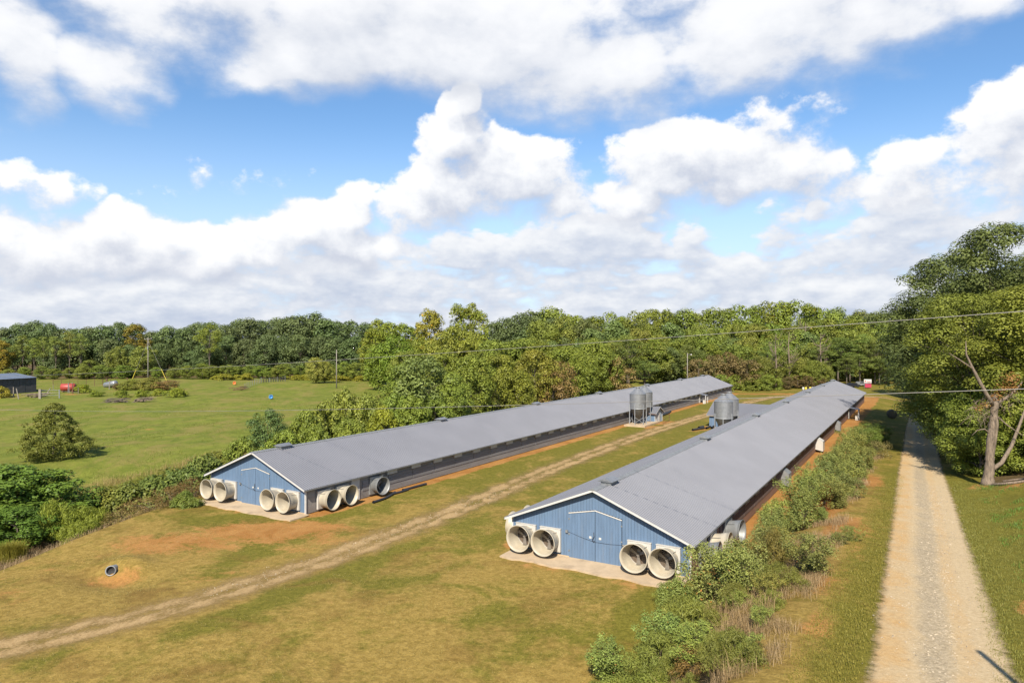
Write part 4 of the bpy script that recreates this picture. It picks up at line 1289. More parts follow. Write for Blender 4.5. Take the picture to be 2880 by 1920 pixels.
wood([(205, 826), (125, 845), (160, 850), (20, 848), (-40, 845), (465, 832), (500, 845), (540, 838), (575, 836), (620, 846), (655, 834), (690, 838), (820, 830), (400, 846), (360, 842), (300, 848), (255, 852), (55, 842), (95, 838), (190, 840), (230, 836), (280, 838), (430, 838), (485, 838), (522, 836), (600, 838), (640, 838), (730, 834), (760, 836), (790, 830), (850, 834)],
     'midtree', 247, 'round bushy tree by the far wood', 'bushy trees at the foot in the far wood', (.95, 1.0, .85), 1.05, 5)
wood([(725, 818), (745, 828)], 'midtree', 225, 'pale leafy tree at the pasture edge', 'bushy trees at the foot in the far wood', (1.3, 1.1, 1.1), .8, 3)

# the yellow-green trees in the middle
wood([(868, 728), (895, 735), (925, 738), (950, 748), (860, 752)], 'poplar', 222, 'yellow green tree beside the dark wood', 'yellow green trees behind the left house', (.95, 1.05, .9), 1.0, 6)
wood([(985, 704), (1000, 715)], 'poplar', 212, 'tall sparse tree turning gold', 'yellow green trees behind the left house', (1.15, .95, .9), .9, 5)
wood([(1052, 694), (1082, 692), (1100, 708), (1068, 705)], 'poplar', 216, 'tallest yellow green tree of the middle group', 'yellow green trees behind the left house', (.95, 1.0, .9), .8, 6)
wood([(1052, 738), (1020, 765), (1085, 770)], 'oak', 190, 'olive round tree below the tallest ones', 'olive trees behind the left house', (1.1, 1.02, .8), .9, 4)
wood([(905, 770), (935, 790), (870, 790), (1000, 790), (965, 775)], 'oak', 196, 'bushy green tree below the sparse ones', 'olive trees behind the left house', (.95, 1.05, .7), .85, 6)
wood([(1135, 738), (1160, 728), (1190, 720), (1220, 712), (1250, 716), (1275, 728), (1150, 755), (1200, 750), (1235, 748)], 'darkoak', 285, 'dark oak at the middle skyline', 'trees in the far wood', (.95, 1.0, .95), 1.0, 8)

# the long wood behind the houses
sky_r = [(1240, 735), (1268, 707), (1300, 720), (1332, 717), (1365, 724), (1398, 718), (1430, 724), (1462, 716), (1490, 708), (1512, 702), (1540, 716), (1570, 712), (1600, 716), (1635, 709), (1668, 706), (1700, 702), (1732, 699), (1765, 694), (1798, 687), (1830, 691), (1862, 694), (1892, 700), (1918, 706), (1948, 716), (1978, 712), (2008, 718), (2040, 716), (2075, 712), (2110, 716), (2150, 716)]
for j, (u, v) in enumerate(sky_r):
    k = ('poplar', 'oak', 'poplar', 'oak', 'midtree')[(j * 7) % 4] if u < 1880 else ('darkoak', 'oak')[j % 2]
    wood([(u, v)], k, 285, {'poplar': 'yellowing tall tree at the skyline', 'oak': 'olive green tree at the skyline', 'darkoak': 'dark green tree at the skyline'}[k], 'trees of the long wood', {'poplar': (.85, .92, .85), 'oak': (1.0, 1.0, .85), 'darkoak': (1.25, 1.2, 1.0)}[k], 1.15 if k == 'poplar' else 1.0, 10)
for row, (Y, v0, v1, n) in enumerate(((262, 728, 752, 26), (243, 750, 778, 24), (228, 775, 800, 22))):
    for j in range(n):
        u = 1240 + (2090 - 1240) * (j + VR.uniform(.1, .9)) / n
        v = VR.uniform(v0, v1)
        k = VR.choice(['oak', 'oak', 'poplar', 'darkoak', 'midtree', 'pine' if row == 2 else 'oak'])
        look = {'oak': 'olive green tree', 'poplar': 'yellow green tree', 'darkoak': 'dark green tree', 'midtree': 'mid green tree', 'pine': 'green pine'}[k]
        lay = ('just below the skyline', 'halfway down the slope', 'low on the slope')[row]
        wood([(u, v)], k, Y, f'{look} {lay}', 'trees of the long wood', {'oak': (.95, .98, .85), 'poplar': (.85, .9, .85), 'darkoak': (1.2, 1.2, 1.0), 'midtree': (1.05, 1.0, .9), 'pine': (1.1, 1.1, .95)}[k], .95, 7)
wood([(1640, 812), (1665, 806), (1690, 815), (1715, 822), (1605, 822)], 'brown', 207, 'browning low tree', 'brown shrubs at the edge of the farm road', (.82, .80, .8), 1.1, 5)
wood([(1745, 815), (1775, 822), (1810, 812), (1842, 820), (1870, 826), (1735, 838), (1790, 842), (1895, 835), (1650, 842), (1700, 845), (1760, 850)], 'midtree', 208, 'mixed green scrub tree', 'scrub at the edge of the farm road', (.98, .92, .85), .95, 6)
wood([(1765, 858), (1690, 858), (1655, 858), (1722, 866)], 'hedge', 200, 'low green thicket', 'scrub at the edge of the farm road', (.95, .95, .8), 1.1, 4)
for u, v in ((1808, 866), (1832, 864), (1858, 866), (1884, 864)):
    wood([(u, v)], 'brown', 202, 'low brown and green bramble', 'scrub at the edge of the farm road', (.75, .72, .8), .9, 3)
wood([(1925, 770), (1952, 780), (1985, 765), (2010, 775), (1905, 800), (2035, 770)], 'pine', 222, 'broad pine at the far end of the farm', 'pines behind the right house', (1.05, 1.1, .85), 1.2, 6)
wood([(1975, 810), (2020, 820), (1945, 820)], 'pine', 214, 'short pine at the far end of the farm', 'pines behind the right house', (.95, 1.0, .8), 1.2, 3)


# bare trees in the long wood
def bare_tree(u, v, Y, label, seed):
    p = at(u, Y, v); h = p.z - gz(p.x, p.y)
    rng = random.Random(seed)
    root = empty('dead_tree', (p.x, p.y, gz(p.x, p.y)))
    tag(root, label, 'tree', 'bare trees in the long wood')
    m = MB(); m.tube([(0, 0, 0), (.2, 0, h * .4), (-.1, .1, h * .75), (.1, 0, h)], [.3, .24, .15, .05], 6)
    m.build('trunk', M['bark_pale'], root, True)
    b = MB()
    for i in range(26):
        z = h * rng.uniform(.35, .95); a = rng.uniform(0, 6.28); L = rng.uniform(1.2, 3.6) * (1.2 - z / h * .6)
        e = Vector((math.cos(a) * L, math.sin(a) * L, z + L * rng.uniform(.3, .9)))
        mid = Vector((math.cos(a) * L * .5, math.sin(a) * L * .5, z + L * .12))
        b.tube([(0, 0, z), mid, e], [.09, .06, .02], 4, False)
        for q in range(3):
            e2 = e + Vector((rng.uniform(-.8, .8), rng.uniform(-.8, .8), rng.uniform(0, 1)))
            b.tube([mid.lerp(e, .3 + q * .3), e2], [.035, .012], 3, False)
    b.build('branches', M['bark_pale'], root)
for i, (u, v, Y, l) in enumerate(((1782, 768, 205, 'bare pale tree left of the fork of dead trees'), (1812, 762, 204, 'bare pale tree with spreading limbs in the middle of the wood'), (1885, 765, 204, 'bare pale tree with drooping limbs, right of the others'), (1850, 740, 240, 'leafless tree near the skyline'))):
    bare_tree(u, v, Y, l, i)

# trees and shrubs in the strip behind the left house
gh = 'trees in the strip behind the left house'
def strip_tree(u, v, t, kind, color, label, r=None, cat='tree', name='tree', group=gh):
    y = on_t(u, t); p = at(u, y, v)
    h = p.z - gz(p.x, p.y)
    plant(kind, VR.randrange(9), p.x, p.y, h, r, jit(color, .06), label, cat, group, name)
g1, g2 = (1.0, 1.08, .8), (1.15, 1.0, .75)
for (u, v, t, k, c, l, r) in (
        (968, 812, -70, 'middark', (1.35, 1.35, 1.0), 'big dark green tree standing over the left house roof', 5.4),
        (925, 830, -74, 'midtree', (.95, 1.05, .75), 'green tree just left of the big dark one', 4.0),
        (1082, 816, -69, 'midtree', (1.02, 1.0, .75), 'olive tree right of the big dark one', 4.6),
        (1148, 812, -70, 'midtree', (1.05, .98, .72), 'olive brown tree with a broken limb', 4.8),
        (1228, 800, -70, 'midtree', (1.12, .95, .72), 'bronze tree at the middle of the strip', 5.0),
        (1290, 822, -68, 'brown', (.95, .9, .75), 'brown tree beside the bronze one', 4.2),
        (1330, 808, -72, 'midtree', (1.0, 1.02, .75), 'olive tree behind the brown one', 5.0),
        (1392, 800, -72, 'midtree', (.95, 1.0, .75), 'green tree left of the tall pine', 4.8),
        (1445, 768, -74, 'pine', (1.1, 1.1, .85), 'tall full pine behind the feed bins', 5.5),
        (1420, 815, -69, 'brown', (.95, .9, .8), 'low bronze tree in front of the tall pine', 4.2),
        (1505, 776, -76, 'poplar', (.75, .85, .75), 'green tree right of the tall pine', 5.0),
        (1545, 800, -74, 'midtree', (1.0, 1.05, .75), 'round green tree left of the lamp pole', 5.0),
        (1480, 825, -69, 'pine', (.9, 1.0, .8), 'low pine limbs right behind the feed bins', 4.6),
        (1040, 850, -66, 'midtree', (1.0, 1.05, .8), 'low green tree under the big dark one', 3.6),
        (1190, 850, -66, 'midtree', (1.1, .98, .7), 'low olive tree by the roof ridge', 3.8),
        (1270, 850, -66, 'brown', (1.0, .85, .8), 'low bronze shrub tree by the roof ridge', 3.6)):
    strip_tree(u, v, t, k, c, l, r)
wood([(1100, 800), (1170, 795), (1240, 785), (1300, 790), (1360, 780), (1130, 780), (1200, 775), (1020, 800), (940, 805)], 'midtree', 178, 'green tree filling the middle of the wood', 'olive trees behind the left house', (1.0, 1.0, .8), 1.1, 6)
gsb = 'shrubs between the pasture and the left house'
for j, (u, v, t, h_, c, l) in enumerate((
        (612, 936, -68, 0, (.85, 1.0, .8), 'dark pointed shrub tree by the ridge of the left house'),
        (655, 985, -65, 0, (1.0, 1.05, .8), 'low green shrub right of the dark pointed one'),
        (700, 940, -67, 0, (1.05, 1.05, .8), 'feathery green shrub, second from the dark pointed one'),
        (748, 918, -70, 0, (1.1, 1.05, .85), 'wide green shrub at the middle of the row'),
        (795, 890, -72, 0, (1.08, 1.05, .85), 'tallest green shrub of the row'),
        (845, 900, -70, 0, (1.0, 1.05, .85), 'green shrub right of the tallest one'),
        (880, 930, -66, 0, (1.25, 1.15, .6), 'yellowing shrub by the roof vent'),
        (905, 900, -70, 0, (.95, 1.05, .85), 'green shrub under the big dark tree'),
        (945, 905, -66, 0, (1.0, 1.05, .8), 'shrub by the roof ridge under the big dark tree'),
        (1000, 905, -66, 0, (.9, 1.0, .8), 'shrub right of the roof vent'),
        (720, 975, -64, 0, (1.0, 1.05, .8), 'low shrub close to the roof ridge'),
        (800, 955, -64, 0, (1.05, 1.05, .8), 'rounded shrub close to the roof ridge'),
        (560, 1000, -66, 0, (.95, 1.0, .8), 'shrub at the front corner of the left house ridge'),
        (520, 1030, -68, 0, (1.1, 1.0, .9), 'pale shrub left of the left house ridge'))):
    strip_tree(u, v, t, 'hedge' if j else 'middark', c, l, (2.4 if j == 0 else 3.4 if v < 930 else 2.6), 'tree' if j == 0 else 'shrub', 'tree' if j == 0 else 'shrub', gsb)
for (x, y, h, r, l) in ((*P(70, -77).xy, 3.2, 3.6, 'low thicket at the pasture edge beside the row of shrubs'), (*P(84, -76).xy, 4.0, 4.4, 'thicket at the pasture edge below the big dark tree'), (*P(97, -76).xy, 4.4, 4.6, 'thicket at the pasture edge farther along')):
    plant('hedge', int(x), x, y, h, r, (1.08, 1.05, .85), l, 'shrub', gsb, 'shrub')

# the vine-covered hedge left of the left house
gv = 'vine mounds left of the left house'
for (u, v, Y, h, r, k, c, l) in (
        (470, 1062, 74, 3.4, 3.0, 'vine', (.95, 1.0, .9), 'green vine mound touching the left house corner'),
        (420, 1078, 70, 3.2, 3.0, 'vine', (.8, .95, .9), 'dark green vine mound, second from the house corner'),
        (360, 1088, 68, 3.0, 3.0, 'vine', (.85, .95, .85), 'dark green vine mound in the middle of the hedge'),
        (300, 1100, 66, 2.8, 2.8, 'vine', (.95, .95, .8), 'olive vine mound above the dead brush'),
        (240, 1112, 65, 2.6, 2.6, 'vine', (1.1, 1.0, .8), 'pale vine mound beside the dark tree'),
        (440, 1105, 65.5, 2.2, 1.9, 'bramble', (.75, .6, .55), 'reddish bramble beside the fan cones'),
        (395, 1118, 63, 2.0, 1.9, 'bramble', (.8, .7, .6), 'reddish bramble left of the fan cones'),
        (340, 1135, 60.5, 1.6, 2.0, 'bramble', (.95, .85, .8), 'brown brush at the edge of the yard'),
        (285, 1150, 58.5, 1.4, 1.8, 'bramble', (1.0, .95, .85), 'brown brush near the hanging vines'),
        (425, 1130, 62.0, 1.2, 1.2, 'vine', (1.0, 1.1, .9), 'small green vine clump by the concrete apron'),
        (465, 1035, 80, 2.6, 2.8, 'feather', (.95, .85, .7), 'tall tan weed clump behind the house corner'),
        (395, 1062, 78, 2.4, 3.4, 'feather', (.9, .9, .6), 'goldenrod clump along the pasture edge'),
        (330, 1072, 76, 2.2, 3.2, 'feather', (.9, .95, .6), 'yellow green weed clump along the pasture edge'),
        (265, 1090, 73, 2.0, 3.0, 'feather', (.95, .95, .6), 'pale weed clump along the pasture edge'),
        (500, 1015, 84, 2.6, 2.8, 'feather', (.95, .95, .7), 'yellow weed clump above the house corner')):
    p = at(u, Y)
    plant(k, VR.randrange(9), p.x, p.y, h * (1.35 if k == 'vine' else 1), r * 1.1, jit(c, .05), l, 'shrub', gv, 'shrub', .25)
for (u, Y, h, r, k, c, l) in ((10, 61, 6.3, 4.6, 'midtree', (.62, .85, .6), 'dark bushy tree at the lower left edge'), (75, 62, 6.0, 4.2, 'midtree', (.68, .88, .6), 'dark bushy tree next to the lower left edge'), (-60, 60, 6.6, 4.8, 'midtree', (.6, .8, .6), 'dark bushy tree cut by the left edge'),
                              (40, 56.5, 3.6, 3.0, 'midtree', (.5, .72, .5), 'low dark bush below the bushy trees'), (95, 67, 3.2, 3.0, 'hedge', (.9, 1.05, .8), 'green shrub behind the dark bushy trees')):
    p = at(u, Y)
    plant(k, VR.randrange(9), p.x, p.y, h, r, c, l, 'tree' if h > 4 else 'shrub', 'dark bushy trees by the ditch', 'tree' if h > 4 else 'shrub', .3)
for (u, Y, h, r, l) in ((128, 57.5, 3.6, 1.5, 'light green hanging creeper, tallest and leftmost by the dark trees'), (180, 58, 3.0, 1.5, 'light green hanging creeper in the middle'), (222, 59, 2.6, 1.4, 'light green hanging creeper nearest the dead brush'), (160, 55.8, 2.2, 1.2, 'low light green creeper at the foot of the dark trees'), (200, 56.0, 1.9, 1.1, 'small light green creeper at the brow of the yard')):
    p = at(u, Y)
    plant('willow', VR.randrange(9), p.x, p.y, h, r, jit((.95, 1.1, .6), .05), l, 'creeper', 'creepers by the ditch', 'hanging_creeper', .3)

# the cedar in the pasture
def cedar_mesh():
    rng = np.random.RandomState(5)
    cen, rad = [], []
    for i in range(330):
        z = rng.rand() ** 1.25; a = rng.rand() * 6.283
        rr = 4.7 * (1 - z) ** .72 * min(1, .55 + z * 3.5) * (1 + .16 * math.sin(3 * a + 5 * z) + .12 * math.sin(7 * a - 9 * z)) * math.sqrt(.35 + .65 * rng.rand())
        cen.append((math.cos(a) * rr, math.sin(a) * rr, .35 + 6.6 * z)); rad.append(rng.uniform(.32, .62) * (1.15 - .5 * z))
    return leaf_cloud(rng, cen, rad, 60, .26, .6, .25, .6, .7, .25, .34, .25)
v_, t_ = cedar_mesh()
root = empty('cedar_tree', (-57.0, 86.8, gz(-57, 86.8) - .1))
tag(root, 'broad cone-shaped cedar standing alone in the pasture', 'tree')
link('crown', quads_mesh('crown', v_, 4, t_), M['cedar'], root)
MB().tube([(0, 0, 0), (.05, 0, 2.5), (0, .05, 6.6)], [.28, .18, .04], 8).build('trunk', M['bark'], root, True)

# ------------------------------------------------------------------ big trees along the drive
gb = 'big trees along the drive'
for i, (s_, t_, top, r, k, c, l) in enumerate((
        (89, 12.0, 21.0, 11.0, 'bigoak', (1.1, 1.02, .8), 'broad olive tree hanging over the drive, behind the dead trunk'),
        (112, 9.0, 30.0, 12.0, 'bigdark', (1.0, .97, .75), 'tallest dark green tree by the drive'),
        (100, 16.0, 28.0, 9.6, 'bigdark', (1.0, .97, .75), 'tall dark tree right of the tallest one'),
        (129, 3.9, 28.0, 13.6, 'bigdark', (.95, .94, .75), 'dark tree forming the left shoulder of the crown over the drive'),
        (141, 9.0, 26.0, 9.8, 'bigdark', (.95, .94, .75), 'dark tree whose crown ends above the hay bale'),
        (101, 5.0, 20.5, 9.6, 'bigoak', (.98, .96, .8), 'green tree between the olive one and the left shoulder'),
        (90, 17.0, 21.0, 8.0, 'bigoak', (1.1, 1.02, .8), 'olive tree at the right edge behind the dead trunk'),
        (104, 24.0, 26.0, 9.0, 'bigoak', (.95, 1.0, .8), 'green tree mostly cut off by the right edge'),
        (163, 10.0, 24.0, 8.4, 'bigdark', (1.05, 1.1, .85), 'dark tree far down the drive'),
        (203, -3.0, 20.0, 7.0, 'bigdark', (1.05, 1.1, .85), 'dark tree left of the far end of the drive'))):
    p = P(s_, t_); h = top - gz(p.x, p.y)
    plant(k, i, p.x, p.y, h, r, c, l, 'tree', gb, 'tree', .2)
for i, (s_, t_, h, r, c, l) in enumerate((
        (90, 4.8, 9.0, 5.0, (.95, 1.0, .8), 'low leafy tree leaning over the drive'),
        (84.5, 8.0, 8.5, 4.0, (1.05, 1.05, .75), 'low leafy tree right behind the dead trunk'),
        (85, 10.5, 9.5, 4.4, (.95, 1.02, .8), 'leafy undergrowth tree right of the dead trunk'),
        (80, 12.5, 6.0, 3.4, (1.1, 1.1, .7), 'bright bush tree by the fallen limbs'),
        (80, 17.0, 8.0, 4.2, (1.0, 1.05, .8), 'bush tree at the right edge'),
        (85.5, 4.6, 7.5, 4.4, (1.0, 1.02, .8), 'low leafy tree at the edge of the drive shade'),
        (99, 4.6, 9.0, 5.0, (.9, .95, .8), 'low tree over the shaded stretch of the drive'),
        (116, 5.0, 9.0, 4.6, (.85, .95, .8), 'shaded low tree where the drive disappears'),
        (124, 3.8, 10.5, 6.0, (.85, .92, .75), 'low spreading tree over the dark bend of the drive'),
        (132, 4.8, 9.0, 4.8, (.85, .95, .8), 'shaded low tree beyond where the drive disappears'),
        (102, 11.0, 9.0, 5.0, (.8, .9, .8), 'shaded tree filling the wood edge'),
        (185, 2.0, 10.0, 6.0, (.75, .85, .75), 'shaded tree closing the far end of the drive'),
        (77, 9.2, 1.6, 1.6, (1.0, 1.05, .8), 'small shrub beside the fallen limb'))):
    p = P(s_, t_)
    plant('under', i, p.x, p.y, h, r, c, l, 'tree' if h > 3 else 'shrub', 'undergrowth trees along the drive', 'tree' if h > 3 else 'shrub', .2)


# the dead trunk with its broken limbs
bx, by = 43.8, 64.2
root = empty('dead_tree', (bx, by, gz(bx, by) - .15)); root.scale = (.94, .94, .94)
tag(root, 'pale dead trunk with broken limbs standing at the edge of the drive', 'tree')
m = MB()
rgk = random.Random(4); tp = []; tr = []
for i in range(34):
    k = i / 33; z_ = 8.9 * k
    tp.append((.75 * k + .08 * math.sin(k * 9) + rgk.uniform(-.03, .03), .05 * math.sin(k * 7) + rgk.uniform(-.03, .03), z_))
    tr.append((.60 * math.exp(-k * 9) * .45 + .39 - .09 * k) * rgk.uniform(.90, 1.12) * (1 if k < .93 else .75))
m.tube(tp, tr, 11)
m.tube([(.62, .1, 2.6), (.85, .12, 4.4), (1.0, .1, 6.0), (.9, .1, 7.6)], [.10, .14, .17, .12], 7)
m.build('trunk', M['bark_pale'], root, True)
for pts, r_ in (([(.6, 0, 7.9), (-.2, -.2, 9.0), (-.9, -.1, 10.4), (-1.5, .1, 11.8), (-2.0, .1, 12.9), (-2.1, 0, 14.2)], [.22, .18, .15, .12, .08, .03]),
                ([(-1.3, 0, 11.4), (-2.3, .3, 12.2), (-3.4, .5, 13.0)], [.09, .06, .02]),
                ([(.7, 0, 8.0), (1.9, .1, 8.6), (2.8, .0, 9.4), (3.6, .2, 10.2)], [.2, .15, .10, .04]),
                ([(.75, 0, 7.0), (1.8, -.2, 6.0), (2.9, -.3, 5.2), (4.0, -.2, 4.6)], [.07, .06, .05, .02]),
                ([(.45, 0, 5.0), (-.4, -.2, 5.6), (-1.1, -.2, 5.5), (-1.7, -.3, 5.0)], [.08, .06, .04, .015]),
                ([(.3, 0, 1.5), (1.6, .3, 2.2), (2.8, .6, 3.8), (3.8, .8, 6.0), (4.6, .9, 8.0)], [.22, .20, .17, .13, .07])):
    MB().tube(pts, r_, 7).build('limb', M['bark_pale'], root, True)
tw = MB(); rg = random.Random(9)
for i in range(150):
    o_ = Vector((rg.uniform(-.2, 3.2), rg.uniform(-.3, .3), rg.uniform(7.2, 9.4))) if i % 2 else Vector((rg.uniform(-1.6, .6), rg.uniform(-.3, .3), rg.uniform(6.5, 8.5)))
    q = o_ + Vector((rg.uniform(-1.1, 1.1), rg.uniform(-.6, .6), rg.uniform(-1.2, .6)))
    tw.tube([o_, o_.lerp(q, .5) + Vector((0, 0, .1)), q], [.025, .018, .008], 3, False)
tag(tw.build('twigs', M['twig'], root), kind='stuff')
rr_ = np.random.RandomState(8)
v_, t_ = leaf_cloud(rr_, [(-.9, 0, 7.5), (-.4, -.2, 7.9), (1.6, .1, 9.4), (2.2, 0, 10.4), (2.6, .1, 9.6), (.9, 0, 8.7)], [.5, .45, .8, 1.0, .7, .6], 110, .2, shell=.2)
lo = link('dead_leaves', quads_mesh('dead_leaves', v_, 4, t_), M['leaf_brown'], root); lo.color = (1.25, .85, .7, 1)
# fallen limbs at its foot
for pts, r_, l in (([P(76.6, 5.0), P(76.2, 6.6), P(77.2, 8.4), P(77.8, 10.0)], .13, 'long fallen limb lying at the foot of the dead trunk'), ([P(78.6, 6.0), P(79.0, 8.0), P(80.0, 9.6)], .09, 'shorter fallen limb lying behind the long one')):
    pp = [Vector((p.x, p.y, gz(p.x, p.y) + r_ * .8)) for p in pts]
    tag(MB().tube(pp, [r_, r_ * .95, r_ * .7, r_ * .4][:len(pp)], 7).build('fallen_limb', M['bark_pale'], None, True), l, 'fallen limb', 'fallen limbs by the dead trunk')

# ------------------------------------------------------------------ shrubs on the bank by the right house
gr = 'shrubs on the bank beside the right house'
bank = [  # s, t, height, radius, kind, colour, label
    (36.2, -9.6, 3.6, 1.7, 'road', (1.05, 1.08, 1.0), 'tallest shrub, glossy leaves, at the front corner of the right house'),
    (35.0, -8.0, 2.9, 1.5, 'road', (1.0, 1.02, .85), 'leafy shrub joined to the tallest one on its drive side'),
    (38.4, -8.4, 2.9, 1.4, 'road', (1.0, 1.0, .9), 'leafy shrub right behind the tallest one'),
    (34.2, -10.8, 2.6, 1.3, 'road', (.95, 1.05, .8), 'shrub in front of the tallest one'),
    (37.6, -4.9, 2.0, 1.35, 'road', (.9, .88, .75), 'thin olive shrub standing alone on the bank edge'),
    (33.2, -6.2, 1.2, .7, 'road', (1.1, .98, .7), 'small reddish shrub on the bank edge among dry stalks'),
    (42.6, -8.2, 2.5, 1.2, 'road', (.92, .9, .85), 'slim shrub beside the grassy spot'),
    (43.8, -7.8, 2.0, 1.0, 'road', (1.0, .9, .7), 'reddish green shrub above the dry stalks'),
    (46.6, -8.4, 2.4, 1.1, 'road', (.9, .95, .85), 'green shrub below the orange bank'),
    (49.4, -8.6, 2.5, 1.2, 'road', (.95, .98, .8), 'green shrub midway along the grassy spot'),
    (46.0, -3.9, 1.0, .6, 'road', (1.0, 1.02, .8), 'small shrub on the orange bank'),
    (44.5, -4.4, .8, .6, 'road', (.85, .8, .75), 'dull low shrub on the orange bank'),
    (53.0, -9.4, 2.8, 1.3, 'road', (1.05, 1.1, .8), 'shrub reaching out over the clay beside the wall'),
    (53.4, -7.6, 3.0, 1.5, 'road', (.92, .95, .8), 'dense shrub behind the one over the clay'),
    (56.8, -8.2, 3.2, 1.6, 'road', (.95, 1.0, .8), 'dense green shrub at the middle of the row'),
    (59.4, -7.0, 2.8, 1.5, 'road', (.95, .95, .8), 'green shrub next to the rusty brown bush'),
    (57.8, -5.8, 2.0, 1.2, 'road', (.95, .9, .75), 'low shrub at the top of the orange bank'),
    (62.6, -8.0, 3.0, 1.6, 'road', (1.0, 1.05, .75), 'bright green shrub beyond the brown bush'),
    (63.0, -5.8, 2.2, 1.4, 'road', (.82, .85, .8), 'dark low shrub beyond the brown bush'),
    (66.6, -7.8, 3.2, 1.7, 'road', (.85, .92, .85), 'dark green shrub two thirds along the row'),
    (67.4, -5.9, 2.6, 1.5, 'road', (1.0, 1.0, .8), 'olive shrub on the drive side of the row'),
    (71.0, -7.8, 3.3, 1.7, 'road', (.92, .98, .8), 'green shrub opposite the long grey hood'),
    (75.4, -7.6, 3.2, 1.7, 'road', (.98, .98, .8), 'green shrub just past the long grey hood'),
    (75.0, -5.8, 2.6, 1.5, 'road', (.9, .95, .8), 'shrub on the drive side past the long grey hood'),
    (80.0, -7.4, 3.2, 1.7, 'road', (.98, .98, .8), 'shrub a little before the white hood'),
    (84.6, -7.4, 3.3, 1.7, 'road', (.98, .95, .8), 'shrub with orange leaves before the white hood'),
    (84.0, -5.6, 2.4, 1.4, 'road', (.95, .9, .75), 'low shrub at the edge of the tree shade'),
    (89.4, -7.4, 3.4, 1.8, 'road', (1.05, 1.0, .75), 'yellowing shrub near the white hood'),
    (94.0, -7.6, 3.3, 1.7, 'road', (.98, .98, .8), 'shrub next to the white hood'),
    (99.0, -8.0, 3.2, 1.7, 'road', (.98, .98, .8), 'shrub past the white hood'),
    (104.0, -8.0, 3.0, 1.6, 'road', (.98, .98, .8), 'farthest shrub of the row'),
]
for j, (s, t, h, r, k, c, l) in enumerate(bank):
    p = P(s, t); plant(k, j, p.x, p.y, h, r, jit(c, .05), l, 'shrub', gr, 'shrub', .12)
rw = random.Random(31)
for j in range(34):
    s = rw.uniform(23.5, 34.5) if j < 22 else rw.uniform(40, 96); t = rw.uniform(-10.8, -5.6) if j < 22 else rw.uniform(-9.6, -6.0)
    k = rw.choice(['feather', 'road', 'feather', 'bramble'] if j < 22 else ['road', 'road', 'feather', 'bramble'])
    p = P(s, t); h = rw.uniform(.7, 1.6)
    plant(k, j, p.x, p.y, h, h * rw.uniform(.55, .85), jit({'feather': (.8, .85, .65), 'road': (.95, 1.0, .75), 'bramble': (1.0, .85, .65)}[k], .1),
          {'feather': 'pale feathery weed', 'road': 'small leafy sapling', 'bramble': 'brown dying weed'}[k] + (' in the weeds at the foot of the bank' if j < 22 else ' in the shrub row beside the right house'), 'weed clump', 'weeds and saplings on the bank', 'weed_clump', .1)
for j, (s, t, h, r, k, c, l) in enumerate((
        (28.2, -12.0, 1.7, 1.2, 'road', (.9, 1.05, .8), 'isolated leafy bush on the lawn at the bottom edge'),
        (28.0, -9.6, 2.0, 1.5, 'feather', (.85, .95, .75), 'pale feathery weed clump, second from the lawn bush'),
        (29.8, -9.8, 2.2, 1.4, 'road', (.85, 1.05, .8), 'dark green bush inside the feathery weeds'),
        (30.6, -8.9, 2.2, 1.5, 'feather', (.9, .95, .75), 'feathery weed clump below the tallest shrub'),
        (32.4, -9.8, 2.1, 1.4, 'feather', (.85, .92, .7), 'feathery weed clump touching the tallest shrub'),
        (27.6, -7.9, 1.5, 1.3, 'road', (1.0, 1.15, .75), 'bright green low bush at the bottom edge'),
        (26.0, -9.6, 1.5, 1.4, 'feather', (.9, 1.0, .75), 'feathery weed clump at the bottom edge'),
        (25.6, -11.4, 1.2, 1.2, 'feather', (.85, 1.0, .75), 'feathery weed clump beside the lawn bush'),
        (26.4, -6.4, 1.2, 1.0, 'feather', (.85, .85, .7), 'small feathery weed at the foot of the dry stalks'),
        (40.2, -7.2, 2.4, 1.3, 'feather', (.75, .62, .6), 'tan dry weed clump behind the tallest shrub'),
        (37.4, -11.9, 1.4, 1.0, 'feather', (.8, .95, .7), 'weed clump at the corner of the concrete apron'))):
    p = P(s, t); plant(k, j, p.x, p.y, h, r, jit(c, .05), l, 'shrub' if k == 'road' else 'weed clump', 'weeds and bushes at the foot of the bank', 'shrub' if k == 'road' else 'weed_clump', .12)
p = P(58.2, -6.6)
plant('bramble', 0, p.x, p.y, 2.0, 1.1, (1.25, .62, .42), 'rusty brown dead bush in the row of shrubs', 'shrub', gr, 'shrub', .1)
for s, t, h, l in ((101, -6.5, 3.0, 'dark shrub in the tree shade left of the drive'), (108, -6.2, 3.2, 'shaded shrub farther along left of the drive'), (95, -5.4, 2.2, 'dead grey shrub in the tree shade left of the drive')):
    p = P(s, t); plant('under' if h > 2.5 else 'bramble', int(s), p.x, p.y, h, 2.2, (.75, .85, .8), l, 'shrub', 'shaded shrubs left of the drive', 'shrub', .1)


